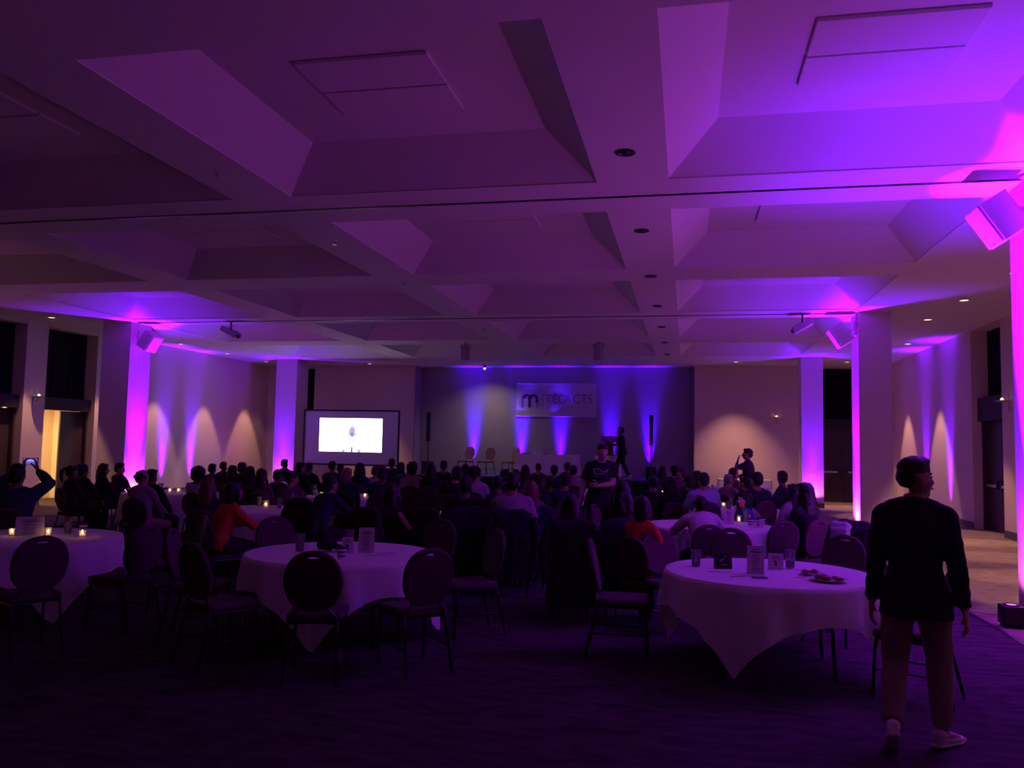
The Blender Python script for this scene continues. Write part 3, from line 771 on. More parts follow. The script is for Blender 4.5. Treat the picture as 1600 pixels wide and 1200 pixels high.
for i, (x, y, a, wds) in enumerate(TABLES):
    round_table(x, y, 'round folding table under a cloth: ' + wds)
    tablecloth(x, y, a, 'white square cloth on the ' + wds, 1.09 if i < 2 else 1.12, i % 5, 128 if i < 5 else 64)

# ------------------------------------------------------------------ things on tables
def cup(x, y, label, fill=None, h=0.125, r=0.042, z=ZT, group='clear plastic cups'):
    t = thing('plastic_cup', label, 'cup', (x, y, z), 0, group)
    MB().lathe([(0.002, 0.001), (r*0.72, 0.001), (r*0.76, 0.01), (r, h), (r*1.04, h+0.002), (r*0.95, h), (r*0.72, 0.012), (0.002, 0.006)], 20, cap=False).build('cup_wall', M_GLASS, t, True)
    if fill is not None:
        m, q = fill
        MB().lathe([(r*0.7, 0.008), (r*(0.72+0.22*q), 0.008+h*q*0.9), (0.002, 0.009+h*q*0.9)], 20).build('drink', m, t, True)
    return t
def candle(x, y, label, z=ZT, h=0.075, r=0.038, lit=True, square=False):
    t = thing('candle_holder', label, 'candle', (x, y, z), 0, 'tea lights in glass holders')
    n = 4 if square else 18
    MB().lathe([(0.002, 0.0), (r*0.85, 0.0), (r, 0.008), (r*1.12, h), (r*1.02, h), (r*0.9, 0.014), (0.002, 0.012)], n, cap=False).build('glass', M_GLASS, t)
    w = MB().lathe([(r*0.62, 0.014), (r*0.64, 0.03), (0.003, 0.029)], 16).build('wax', M_WAX, t)
    MB().tube([(0, 0, 0.028), (0, 0, 0.036)], 0.0015, 5).build('wick', M_BLACK, w)
    f = MB().lathe([(0.001, 0.034), (0.007, 0.040), (0.0085, 0.047), (0.006, 0.057), (0.001, 0.07)], 10).build('flame', M_FLAME, t, True)
    return t
def menu_card(x, y, rz, w, h, label, kind='menu', z=ZT, col=None):
    t = thing('menu_card' if kind == 'menu' else 'table_number_card' if kind == 'number' else 'tent_card', label, 'card', (x, y, z), rz)
    tl = math.radians(10 if kind != 'tent' else 16)
    for s in (-1, 1):
        R = Matrix.Translation((0, s*math.sin(tl)*h/2, h/2*math.cos(tl))) @ Matrix.Rotation(s*tl, 4, 'X')
        MB().box(-w/2, w/2, -0.001, 0.001, -h/2, h/2, R).build('card_panel', col or M_PAPER, t)
        if s < 0:
            m = MB()
            if kind == 'menu':
                for k, ww in enumerate((0.5, 0.62, 0.3, 0.42, 0.5, 0.36, 0.5, 0.44, 0.32, 0.5, 0.4)):
                    zz = h*(0.36-0.075*k); m.box(-w*ww/2, w*ww/2, -0.0022, -0.0012, zz-0.0022 if k != 1 else zz-0.006, zz+0.0022, R)
            elif kind == 'number':
                for k, ww in enumerate((0.5, 0.6)): m.box(-w*ww/2, w*ww/2, -0.0022, -0.0012, h*(0.3-0.12*k)-0.0025, h*(0.3-0.12*k)+0.0025, R)
                m.box(-0.008, 0.008, -0.0022, -0.0012, -h*0.3, h*0.02, R); m.box(-0.02, 0.0, -0.0022, -0.0012, -h*0.06, h*0.02, R)
            else:
                for a, b in (((-0.028, -0.02), (0.03, 0.03)), ((-0.012, 0.005), (0.0, -0.012)), ((0.0, 0.03), (0.03, 0.03)), ((-0.03, -0.02), (-0.018, 0.005))):
                    m.tube([R @ V3(a[0], -0.002, a[1]+0.01), R @ V3(b[0], -0.002, b[1]+0.01)], 0.0022, 4)
                m.box(-0.02, 0.035, -0.0022, -0.0012, -h*0.27, -h*0.23, R)
            o = m.build('print', M_INK if kind != 'tent' else mat('pale_print', (0.4, 0.36, 0.42), 0.6), t); o['kind'] = 'stuff'
    return t
def plate(x, y, r, label, food=True, seed=1, z=ZT):
    t = thing('plate', label, 'plate', (x, y, z))
    MB().lathe([(0.002, 0.002), (r*0.62, 0.002), (r*0.7, 0.006), (r, 0.02), (r*0.99, 0.024), (r*0.68, 0.010), (r*0.6, 0.007), (0.002, 0.007)], 28, cap=False).build('dish', M_PLATE, t, True)
    if food:
        rng = random.Random(seed)
        for k in range(7 if r > 0.1 else 3):
            a, q = rng.uniform(0, 6.28), rng.uniform(0.1, 0.62)*r
            bm = MB().ball((0, 0, 0), (rng.uniform(0.02, 0.04), rng.uniform(0.018, 0.03), rng.uniform(0.012, 0.022)), None, 10, 7).mesh('food')
            ruffle(bm, 0.006, 40, k)
            f = link('food', bm, M_FOOD, t, True); f.location = (q*math.cos(a), q*math.sin(a), 0.024); f.rotation_euler = (0, 0, a)
    return t
def cutlery(x, y, rz, label, kind='knife', z=ZT):
    t = thing(kind, label, 'cutlery', (x, y, z), rz)
    MB().bbox(-0.1, 0.0, -0.006, 0.006, 0.0, 0.004, 0.0015).build('handle', M_STEEL, t)
    if kind == 'knife':
        MB().add([(0, -0.007, 0), (0.09, -0.004, 0), (0.105, 0.003, 0), (0.09, 0.008, 0), (0, 0.007, 0), (0, -0.007, 0.002), (0.09, -0.004, 0.002), (0.105, 0.003, 0.002), (0.09, 0.008, 0.002), (0, 0.007, 0.002)], [(4, 3, 2, 1, 0), (5, 6, 7, 8, 9), (0, 1, 6, 5), (1, 2, 7, 6), (2, 3, 8, 7), (3, 4, 9, 8), (4, 0, 5, 9)]).build('blade', M_STEEL, t)
    else:
        m = MB().bbox(0, 0.035, -0.01, 0.01, 0.0, 0.004, 0.001)
        for k in range(4): m.box(0.035, 0.075, -0.01+k*0.0057, -0.0075+k*0.0057, 0.001, 0.003)
        m.build('tines', M_STEEL, t)
def striped_cup(x, y, label, z=ZT):
    t = thing('striped_cup', label, 'cup', (x, y, z))
    h, r = 0.1, 0.04
    for k in range(6):
        z0, z1 = h*k/6, h*(k+1)/6; r0, r1 = r*(0.78+0.22*k/6), r*(0.78+0.22*(k+1)/6)
        MB().lathe([(r0, z0), (r1, z1), (r1-0.002, z1), (r0-0.002, z0)], 18, cap=(k == 0)).build('stripe', M_INK if k % 2 else M_PAPER, t)
    return t
def carafe(x, y, label, z=ZT):
    t = thing('water_carafe', label, 'carafe', (x, y, z))
    MB().lathe([(0.002, 0.001), (0.045, 0.001), (0.05, 0.02), (0.05, 0.12), (0.022, 0.17), (0.022, 0.2), (0.028, 0.215), (0.024, 0.213), (0.018, 0.2), (0.018, 0.172), (0.045, 0.118), (0.045, 0.02), (0.002, 0.008)], 18, cap=False).build('glass', M_GLASS, t, True)
    MB().lathe([(0.044, 0.01), (0.044, 0.1), (0.002, 0.1)], 16).build('water', M_MILKY, t, True)

# the empty table on the right
cup(0.08, 7.25, 'clear plastic cup with a little brown drink, at the left rim of the empty table', (M_DRINK, 0.2), 0.135, 0.046)
menu_card(0.30, 7.22, 0.05, 0.145, 0.125, 'small black tent card with pale script on the empty table', 'tent', col=mat('black_card', (0.018, 0.016, 0.02), 0.6))
menu_card(0.545, 6.99, -0.08, 0.132, 0.225, 'tall white menu card standing on the empty table by the walking man', 'menu')
menu_card(0.735, 7.33, -0.1, 0.125, 0.13, 'short white table number card beside the tall menu card', 'number')
cup(0.86, 7.42, 'clear cup half full of pale ice water behind the number card', (M_MILKY, 0.5), 0.15, 0.046)
plate(1.07, 6.78, 0.145, 'white plate heaped with leftover food at the rim of the empty table', True, 4)
plate(0.98, 7.08, 0.09, 'small plate with one leftover bite beside the full plate', True, 9)
cutlery(0.27, 6.98, 0.12, 'steel knife lying before the black tent card')
cutlery(0.42, 6.80, 0.55, 'steel fork lying beside the tall menu card', 'fork')
cutlery(0.98, 7.33, 0.0, 'steel knife lying behind the small plate')
cutlery(0.9, 6.95, 0.9, 'steel fork with its tines by the small plate', 'fork')
def phone_flat():
    t = thing('folded_napkin', 'small folded pale napkin in front of the tall menu card', 'napkin', (0.56, 6.78, ZT), 0.1)
    MB().bbox(-0.06, 0.06, -0.035, 0.035, 0.0, 0.008, 0.003).build('lower_fold', mat('lilac_napkin', (0.45, 0.38, 0.45), 0.9), t)
    MB().bbox(-0.058, 0.05, -0.033, 0.033, 0.008, 0.014, 0.003).build('upper_fold', mat('lilac_napkin', (0.45, 0.38, 0.45), 0.9), t)
phone_flat()
# the empty table on the left
cup(-3.42, 7.0, 'clear cup of dark drink on the empty table left of the dark bag', (M_DRINK, 0.45), 0.15, 0.046)
cup(-3.12, 7.42, 'clear cup with a bright rim behind the dark bag', None, 0.16, 0.046)
menu_card(-2.83, 7.12, 0.25, 0.14, 0.225, 'tall white menu card on the empty table with the dark bag', 'menu')
menu_card(-2.98, 7.05, 0.35, 0.10, 0.14, 'short white number card before the tall menu card, table with the bag', 'number')
striped_cup(-2.87, 6.66, 'dark and white striped cup at the front of the table with the bag')
def dark_bag():
    t = thing('dark_bag', 'slumped black cloth bag standing on the empty table', 'bag', (-3.2, 7.1, ZT), 0.2)
    m = MB().ball((0, 0, 0.05), (0.10, 0.07, 0.06)).tube([(0, 0, 0.02), (-0.02, 0, 0.1), (-0.05, 0, 0.17), (-0.06, 0, 0.215)], [(0.09, 0.06), (0.075, 0.05), (0.04, 0.03), (0.018, 0.016)], 12).ball((0.12, -0.02, 0.025), (0.08, 0.05, 0.026))
    me = remesh(m, 0.008, 3); ruffle(me, 0.008, 22); mn = min(v.co.z for v in me.vertices)
    for v in me.vertices: v.co.z -= mn
    link('sack', me, mat('black_cloth', (0.012, 0.012, 0.016), 0.9), t, True)
    MB().tube([(-0.06, 0, 0.20), (-0.1, 0.02, 0.23), (-0.06, 0.03, 0.25), (-0.03, 0, 0.2)], 0.006, 6).build('strap', M_BLACK, t)
dark_bag()
cutlery(-2.62, 7.12, 0.3, 'steel fork lying beside the menu card on the table with the bag', 'fork')
cutlery(-2.66, 6.95, 0.15, 'steel knife lying beside the menu card on the table with the bag')
# the table in front of the filming person
candle(-5.86, 7.22, 'bright square tea light alone at the rim of the filming person table', square=True, r=0.042, h=0.062)
candle(-6.2, 7.16, 'tall tea light beside the wide menu card, filming person table', r=0.03, h=0.085)
candle(-6.53, 7.06, 'tea light at the far side of the wide menu card, filming person table', r=0.03, h=0.07)
menu_card(-6.38, 7.12, 0.5, 0.25, 0.19, 'wide pale menu card between two tea lights, filming person table', 'menu')
striped_cup(-6.08, 7.5, 'striped cup between the square tea light and the wide menu card')
cup(-6.22, 7.45, 'dark blue cup beside the striped cup, filming person table', (mat('blue_drink', (0.03, 0.05, 0.1), 0.3), 0.7), 0.12, 0.042)
# the crowd tables
candle(0.03, 11.75, 'tea light by the red-sleeved woman elbow, balding man table', r=0.028)
candle(0.70, 11.72, 'tea light between cups, balding man table', r=0.03, h=0.1)
cup(0.12, 11.9, 'tall clear cup beside the tea light nearest the red sleeve', (M_MILKY, 0.5), 0.15)
cup(0.26, 11.72, 'short round clear cup by the balding man ear', None, 0.09, 0.055)
cup(0.80, 11.85, 'clear cup next to the tall tea light, balding man table', (M_DRINK, 0.5), 0.16)
menu_card(0.55, 11.4, 0.0, 0.13, 0.2, 'white menu card by the balding man shoulder', 'menu')
striped_cup(0.82, 11.25, 'striped cup at the rim of the balding man table')
striped_cup(0.98, 11.45, 'striped cup under the girl in blue')
menu_card(0.9, 11.05, -0.2, 0.12, 0.1, 'small folded white card at the rim of the balding man table', 'number')
plate(0.45, 11.78, 0.12, 'dark plate behind the balding man elbow', True, 3)
candle(0.62, 14.75, 'bright tea light by the blue-shirt man shoulder')
for k, (x, y, h) in enumerate(((0.76, 14.9, 0.16), (0.86, 14.7, 0.12), (0.97, 14.85, 0.15), (1.1, 14.6, 0.13), (0.84, 14.2, 0.12), (0.68, 14.1, 0.14))):
    cup(x, y, 'clear cup on the blue-shirt man table, ' + ('behind the candle', 'beside the candle', 'third from the candle', 'at the far rim', 'front middle', 'front by the shoulder')[k], (M_MILKY, 0.5) if k % 2 else None, h)
plate(0.9, 14.4, 0.13, 'white plate in the middle of the blue-shirt man table', True, 6)
candle(-6.1, 11.32, 'bright tea light between two glasses, red woman table', r=0.045, h=0.1)
cup(-6.25, 11.4, 'clear cup on the near side of the red woman table candle', None, 0.15)
cup(-5.84, 11.25, 'clear cup on the far side of the red woman table candle', (M_MILKY, 0.3), 0.15)
carafe(-5.72, 11.42, 'glass carafe behind the red woman table candle')
candle(-6.42, 13.95, 'small tea light at the screen table, left of the blonde guest')
candle(-5.62, 14.0, 'small tea light at the screen table, right of the blonde guest')
cup(-6.62, 14.05, 'clear cup catching light at the screen table by the teal-jacket man', (M_MILKY, 0.5), 0.2, 0.05)
cup(-5.5, 14.12, 'tall clear cup with bright rim at the screen table', None, 0.2, 0.05)
candle(-3.5, 14.75, 'tea light before the man in profile with glasses')
cup(-3.6, 14.95, 'clear cup above the tea light before the man in profile', None, 0.2, 0.045)
candle(-3.16, 10.6, 'tea light lighting a raised hand in the middle of the crowd', h=0.1)
for k, (x, y) in enumerate(((-9.18, 13.75), (-9.27, 13.62), (-9.1, 13.9))):
    candle(x, y, 'tea light of the cluster by the magenta column, ' + ('right one', 'left one', 'rear one')[k])
for k, (x, y, h) in enumerate(((-9.42, 13.55, 0.17), (-8.98, 13.8, 0.15), (-9.5, 13.7, 0.16))):
    cup(x, y, 'clear cup at the candle cluster by the magenta column, ' + ('front one', 'tall right one', 'rear left one')[k], None, h)
menu_card(-8.85, 13.6, 0.0, 0.14, 0.2, 'pale menu card at the candle cluster by the magenta column', 'menu')
candle(-9.85, 13.3, 'lone orange tea light close to the magenta column')
cup(-2.62, 19.0, 'clear glass standing before the black-shirt man, farther from him', None, 0.2, 0.05)
cup(-2.48, 18.9, 'clear glass glinting nearest the black-shirt man', (M_MILKY, 0.3), 0.2, 0.05)
candle(-0.5, 18.1, 'tea light among the dark heads near the subwoofer')
candle(0.12, 18.25, 'bright tea light under the edge of the grey wall')
carafe(0.55, 18.4, 'glass carafe before the grey-haired guest')
cup(0.42, 18.0, 'clear glass before the grey-haired guest', None, 0.2, 0.045)

# ------------------------------------------------------------------ chairs that stand free
def at_table(tx, ty, deg, d, label, turn=0.0):
    a = math.radians(deg); x, y = tx+d*math.cos(a), ty+d*math.sin(a)
    return chair(x, y, a+PI/2+math.radians(turn), label)
at_table(-3.05, 7.05, -74, 1.2, 'near middle chair of the table with the bag, its back to the camera', 0)
at_table(-3.05, 7.05, -38, 1.22, 'near right chair of the table with the bag, its back to the camera', -8)
at_table(-3.05, 7.05, -118, 1.16, 'near left chair of the table with the bag, partly behind the next chair', 0)
at_table(-3.05, 7.05, 196, 1.22, 'chair at the left end of the table with the bag, seat towards it', 0)
at_table(-3.05, 7.05, 27, 1.2, 'right end chair of the table with the bag, pale hoop against the crowd', 10)
at_table(-3.05, 7.05, 70, 1.25, 'far side chair of the table with the bag, behind the menu card', 0)
at_table(-3.05, 7.05, 140, 1.25, 'far left chair of the table with the bag, facing the camera', 0)
at_table(0.66, 7.15, 178, 1.2, 'left end chair of the empty table by the walking man, seen from its side', 4)
at_table(0.66, 7.15, 128, 1.27, 'far left chair of the empty table by the walking man, facing the camera', 0)
at_table(0.66, 7.15, 98, 1.3, 'far middle chair of the empty table by the walking man, facing the camera', 0)
at_table(0.66, 7.15, 58, 1.28, 'far right chair of the empty table by the walking man, facing the camera', 0)
at_table(0.66, 7.15, -33, 1.12, 'near right chair of the empty table, half hidden by the walking man', 6)
at_table(-6.35, 7.1, -48, 1.65, 'near chair of the filming person table, its back to the camera', 18)
at_table(-6.35, 7.1, -12, 1.3, 'right end chair of the filming person table, dark oval back', 0)
at_table(-6.35, 7.1, 28, 1.35, 'far right chair of the filming person table, its seat towards the table', 0)
at_table(0.3, 11.2, -60, 1.3, 'maroon chair behind the empty table, its back under the girl in blue', 0)
at_table(0.3, 11.2, 170, 1.3, 'chair by the red-sleeved woman with a bare rounded back', 0)
at_table(-9.3, 13.7, 80, 1.25, 'empty chair behind the candle cluster by the magenta column', 0)
# on the stage
chair(-7.7, 28.55, math.radians(156), 'tan-backed chair on the stage, first from the screen', 'chairs on the stage', 0.7, M_TANFABRIC)
chair(-6.85, 28.1, math.radians(153), 'tan-backed chair on the stage, in the middle of the three', 'chairs on the stage', 0.7, M_TANFABRIC)
chair(-5.98, 28.1, math.radians(138), 'tan-backed chair on the stage, beside the long white table', 'chairs on the stage', 0.7, M_TANFABRIC)

def draped_table(name, x0, x1, y0, y1, z, label, cl_label):
    t = thing(name, label, 'table', ((x0+x1)/2, (y0+y1)/2, z))
    w, d = (x1-x0)/2, (y1-y0)/2
    MB().bbox(-w, w, -d, d, 0.70, 0.73, 0.005).build('tabletop', mat('table_ply', (0.25, 0.17, 0.1), 0.6), t)
    for sx in (-1, 1):
        for sy in (-1, 1): MB().tube([(sx*(w-0.12), sy*(d-0.08), 0.7), (sx*(w-0.12), sy*(d-0.08), 0)], 0.015, 8).build('leg', M_BLACKMETAL, t)
    vs, fs, n = [], [], 120
    per = []
    for k in range(n):
        q = k/n*4; e = int(q); f = (q-e)*2-1
        per.append([(f*w, -d), (w, f*d), (-f*w, d), (-w, -f*d)][e])
    rows = [(0.0, 0.742, 0), (0.6, 0.742, 0), (1.0, 0.74, 0)]+[(1.0, 0.73-0.69*i/7, i/7) for i in range(8)]
    for s, zz, t_ in rows:
        for k, (px, py) in enumerate(per):
            wob = (0.018*math.sin(k*1.35)+0.012*math.sin(k*0.6))*t_
            ox, oy = px/w, py/d; m_ = max(abs(ox), abs(oy))
            nx, ny = (math.copysign(1, ox) if abs(ox) > m_-1e-3 else 0), (math.copysign(1, oy) if abs(oy) > m_-1e-3 else 0)
            vs.append((px*s+nx*(0.012*(s == 1)+wob+0.03*t_), py*s+ny*(0.012*(s == 1)+wob+0.03*t_), zz))
    for i in range(len(rows)-1):
        for k in range(n):
            l = (k+1) % n; fs.append((i*n+k, i*n+l, (i+1)*n+l, (i+1)*n+k))
    o = MB().add(vs, fs).build('tablecloth', M_CLOTH, None, True); o.location = t.location
    tag(o, cl_label, 'tablecloth')
draped_table('stage_table', -5.72, -3.62, 27.9, 28.65, 0.7, 'long table on the stage under a white cloth', 'white cloth over the long stage table')
draped_table('stage_table', -3.05, -2.25, 28.3, 28.9, 0.7, 'small table on the stage carrying the lectern', 'white cloth over the small stage table beneath the lectern')
def lectern():
    t = thing('lectern', 'brown wooden tabletop lectern on the small white stage table', 'lectern', (-2.62, 28.6, 1.445))
    MB().bbox(-0.22, 0.22, -0.16, 0.16, 0.0, 0.04, 0.008).build('base', M_WOOD, t)
    MB().bbox(-0.15, 0.15, -0.08, 0.1, 0.04, 0.5, 0.01).build('post', M_WOOD, t)
    R = Matrix.Translation((0, 0, 0.55)) @ Matrix.Rotation(math.radians(20), 4, 'X')
    MB().bbox(-0.27, 0.27, -0.2, 0.2, -0.02, 0.02, 0.008, R).bbox(-0.27, 0.27, 0.17, 0.2, 0.02, 0.05, 0.006, R).build('reading_top', M_WOOD, t)
    MB().tube([(0.05, 0.05, 0.57), (0.05, 0.02, 0.72), (0.05, 0.1, 0.8)], 0.008, 6).build('microphone', M_BLACK, t)
lectern()
def stage_small():
    t = thing('laptop', 'dark closed laptop lying on the long stage table', 'laptop', (-5.45, 28.2, 1.443), 0.1)
    b = MB().bbox(-0.17, 0.17, -0.12, 0.12, 0, 0.012, 0.004).build('base', M_BLACK, t); MB().bbox(-0.17, 0.17, -0.12, 0.12, 0.013, 0.024, 0.004).build('lid', M_BLACK, t)
    t = thing('water_bottle', 'pale water bottle standing on the long stage table', 'bottle', (-5.12, 28.2, 1.443))
    MB().lathe([(0.034, 0), (0.036, 0.01), (0.036, 0.15), (0.016, 0.19), (0.016, 0.21)], 14).build('body', M_MILKY, t, True)
    MB().lathe([(0.018, 0.205), (0.018, 0.23)], 12).build('cap', M_PAPER, t)
    t = thing('microphone', 'small microphone lying at the middle of the long stage table', 'microphone', (-4.75, 28.1, 1.46), 0.3)
    MB().tube([(-0.1, 0, 0), (0.06, 0, 0)], 0.014, 8).build('handle', M_BLACK, t); MB().ball((0.08, 0, 0), 0.024).build('head', M_BLACKMETAL, t)
stage_small()
# white-draped side table behind the guests at the end wall
draped_table('side_table', 1.05, 2.75, 28.6, 29.3, 0.0, 'table under white cloth against the warm-lit end wall', 'white cloth on the side table at the warm-lit end wall')
# ================================================================== people
# figure space: +Y ahead, +X the figure's right, feet on z = 0
def ik(a, t, l1, l2, hint):
    a, t, hint = Vector(a), Vector(t), Vector(hint)
    d = t-a; L = min(max(d.length, abs(l1-l2)+1e-3), (l1+l2)*0.999); u = d.normalized()
    x = (l1*l1-l2*l2+L*L)/(2*L); h = math.sqrt(max(0, l1*l1-x*x))
    n = hint-u*hint.dot(u); n.normalize()
    return a+u*x+n*h, a+u*L
def hand(m, wrist, d, n, thumb, curl=0.35, sc=1.0):
    """palm and five fingers: d along the fingers, n the way the palm faces, thumb the side of the thumb"""
    d = Vector(d).normalized(); n = (Vector(n)-d*Vector(n).dot(d)).normalized(); s = d.cross(n)
    if s.dot(Vector(thumb)) < 0: s = -s
    W = Vector(wrist)
    P = lambda a, b, c: W+(d*a+s*b+n*c)*sc
    m.tube([P(-0.015, 0, 0), P(0.02, 0.003, 0), P(0.06, 0.003, 0.002), P(0.092, 0, 0.004)], [(0.026*sc, 0.02*sc), (0.036*sc, 0.016*sc), (0.042*sc, 0.014*sc), (0.037*sc, 0.011*sc)], 10, s)
    for b, L, k in ((0.029, 0.070, 0.9), (0.010, 0.079, 1.0), (-0.010, 0.073, 1.05), (-0.029, 0.057, 1.15)):
        p = P(0.086, b, 0.003); pts = [p]; a = curl*0.5*k
        for q, seg in enumerate((0.44, 0.32, 0.24)):
            dd = d*math.cos(a)+n*math.sin(a)+s*(b*0.9)
            p = p+dd.normalized()*(L*seg*sc); pts.append(p); a += curl*k
        m.tube(pts, [0.0095*sc, 0.009*sc, 0.008*sc, 0.006*sc], 7, s)
    p0 = P(0.018, 0.032, 0.004)
    d1 = (d*0.62+s*0.72+n*0.3).normalized(); p1 = p0+d1*0.038*sc
    d2 = (d*0.85+s*0.35+n*(0.3+curl*0.5)).normalized(); p2 = p1+d2*0.03*sc; p3 = p2+(d*0.9+s*0.1+n*(0.3+curl)).normalized()*0.024*sc
    m.tube([p0, p1, p2, p3], [0.013*sc, 0.0115*sc, 0.0095*sc, 0.007*sc], 7, n)

class Fig: pass
def figure(pose):
    """pose: a dict; returns the shapes of skin, top, trousers and shoes and the head's place"""
    g = pose.get; F = Fig()
    fem, fat, sc = g('fem', 0.0), g('fat', 0.0), 1.0
    pel = Vector(g('pelvis', (0, 0, 0.55))); lean, yaw = math.radians(g('lean', 0)), math.radians(g('twist', 0))
    bend = g('bend', 0.5)
    def spine(s):            # point at arc length s above the hips
        n = 12; p = pel.copy()
        for i in range(n):
            a = lean*(1-bend+bend*(i+0.5)/n*2*(s/0.52 if s < 0.52 else 1)); st = s/n
            p = p+Vector((-math.sin(yaw)*math.sin(a), math.cos(yaw)*math.sin(a), math.cos(a)))*st
        return p
    R = Vector((math.cos(yaw), math.sin(yaw), 0))
    sh = 0.172-0.022*fem
    w = lambda x: x*(1+0.16*fat)
    tor = [(-0.09, 0.125, 0.10), (-0.03, 0.165+0.008*fem, 0.125), (0.04, 0.163+0.01*fem, 0.12+0.02*fat), (0.14, 0.142-0.014*fem, 0.103+0.05*fat), (0.24, 0.15-0.016*fem, 0.11+0.05*fat), (0.34, 0.168-0.018*fem, 0.122+0.02*fat), (0.42, 0.172-0.02*fem, 0.105), (0.475, 0.135-0.015*fem, 0.085), (0.51, 0.075-0.006*fem, 0.066)]
    neck = [(0.53, 0.062-0.008*fem, 0.062-0.008*fem), (0.575, 0.057-0.008*fem, 0.058-0.008*fem)]
    body, top, leg = MB(), MB(), MB()
    body.tube([spine(s) for s, a, b in tor+neck], [(w(a), w(b)) for s, a, b in tor[:-1]]+[(a, b) for s, a, b in tor[-1:]+neck], 16, R)
    if fem: 
        for s_ in (-1, 1): body.ball(spine(0.33)+R*(s_*0.07)+Vector((-math.sin(yaw), math.cos(yaw), 0))*0.075, 0.058); top.ball(spine(0.33)+R*(s_*0.07)+Vector((-math.sin(yaw), math.cos(yaw), 0))*0.08, 0.064)
    hem = g('hem', -0.06)
    tt = [(hem, 0.172+0.02*(hem < -0.08), 0.135+0.02*(hem < -0.08))]+[q for q in tor if q[0] > hem+0.02]
    gain = 0.016
    top.tube([spine(s) for s, a, b in tt], [(w(a)+gain, w(b)+gain) for s, a, b in tt], 18, R)
    if hem < -0.08: top.tube([spine(s) for s in (hem, -0.05, 0.02, 0.10)], [(w(0.222), w(0.165)), (w(0.215), w(0.16)), (w(0.195), w(0.148)), (w(0.168), w(0.13))], 18, R)
    if g('collar'): top.tube([spine(0.49), spine(0.53), spine(0.555)], [(0.085, 0.08), (0.072, 0.075), (0.070, 0.073)], 16, R)
    # arms
    nape = spine(0.452); F.hands = []
    slv = g('sleeve', 'long')
    for side in (-1, 1):
        S = nape+R*(side*sh)+Vector((0, 0, -0.005)); k = 'r' if side > 0 else 'l'
        tgt = Vector(g('hand_'+k, (side*0.12, 0.34, 0.64))); hint = g('elbow_'+k, (side*0.8, -0.5, -0.6))
        E, W = ik(S, tgt, 0.29, 0.255, hint)
        ra, rb, rc = (0.049-0.008*fem)*(1+0.2*fat), (0.041-0.006*fem)*(1+0.12*fat), 0.027-0.003*fem
        Nk = spine(0.535); body.tube([Nk, Nk.lerp(S, 0.55)+Vector((0, 0, 0.005)), S], [0.045, 0.05-0.006*fem, 0.052-0.006*fem], 10); top.tube([Nk.lerp(S, 0.3), Nk.lerp(S, 0.6)+Vector((0, 0, 0.004)), S], [0.058, 0.06-0.006*fem, 0.063-0.006*fem], 10)
        body.ball(S, (0.052-0.006*fem)*(1+0.1*fat))
        body.tube([S, S.lerp(E, 0.35), E, E.lerp(W, 0.3), W], [ra*1.05, ra, rb*0.95, rb, rc], 12)
        body.ball(E, rb*0.97)
        top.ball(S, 0.065-0.006*fem+0.01*fat)
        if slv == 'long':
            top.tube([S, S.lerp(E, 0.4), E, E.lerp(W, 0.35), E.lerp(W, 0.93)], [ra+0.02, ra+0.017, rb+0.015, rb+0.013, rc+0.013], 12); top.ball(E, rb+0.014)
        elif slv == 'short':
            top.tube([S, S.lerp(E, 0.4), S.lerp(E, 0.72)], [ra+0.02, ra+0.019, ra+0.021], 12)
        fd = (W-E).normalized()
        hd = Vector(g('hdir_'+k, fd)); hn = Vector(g('palm_'+k, (-side*0.6, 0, -0.8)))
        F.hands.append((W, hd, hn, Vector(g('thumb_'+k, (-side, 0.2, 0.5))), g('curl_'+k, 0.4), 0.98-0.1*fem))
    # legs
    F.feet = []
    for side in (-1, 1):
        k = 'r' if side > 0 else 'l'
        H = pel+R*(side*0.092)+Vector((0, 0, -0.02)); A = Vector(g('foot_'+k, (side*0.12, 0.42, 0.085)))
        K, A = ik(H, A, 0.435, 0.42, g('knee_'+k, (side*0.1, 0.6, 0.8)))
        th, kn, an = (0.086+0.002*fem)*(1+0.1*fat), 0.056, 0.037
        body.tube([H, H.lerp(K, 0.3), K, K.lerp(A, 0.35), A], [th, th*0.95, kn, kn*0.98, an], 12); body.ball(K, kn)
        fdir = Vector(g('toe_'+k, (side*0.15, 1, 0))).normalized()
        body.tube([A+Vector((0, 0, -0.02))-fdir*0.03, A+Vector((0, 0, -0.035))+fdir*0.06, A+Vector((0, 0, -0.05))+fdir*0.13], [0.036, (0.04, 0.03), (0.036, 0.02)], 10)
        tk = 0.02
        leg.tube([H, H.lerp(K, 0.3), K, K.lerp(A, 0.35), K.lerp(A, 0.93)], [th+0.018, th+0.016, kn+0.022, kn+0.018, an+0.02], 14); leg.ball(K, kn+0.02)
        F.feet.append((A, fdir))
    ps = [q for q in tor if q[0] < 0.1]
    leg.tube([spine(s) for s, a, b in ps], [(w(a)+0.011, w(b)+0.011) for s, a, b in ps], 18, R)
    # head
    hy, hp, hr = math.radians(g('head_yaw', 0))+yaw, math.radians(g('head_pitch', 0)), math.radians(g('head_roll', 0))
    base = spine(0.556)
    Rh = Matrix.Rotation(hy, 4, 'Z') @ Matrix.Rotation(-hp, 4, 'X') @ Matrix.Rotation(hr, 4, 'Y')
    HM = Matrix.Translation(base) @ Rh @ Matrix.Translation((0, 0.018, 0.112)) @ Matrix.Scale(1.05, 4)
    def hb(c, r): body.ball(Vector((0, 0, 0)), r, HM @ Matrix.Translation(c))
    hb((0, -0.014, 0.028), (0.075, 0.094, 0.087)); hb((0, 0.022, -0.04), (0.058, 0.068, 0.078)); hb((0, 0.045, -0.09), (0.036, 0.038, 0.03))
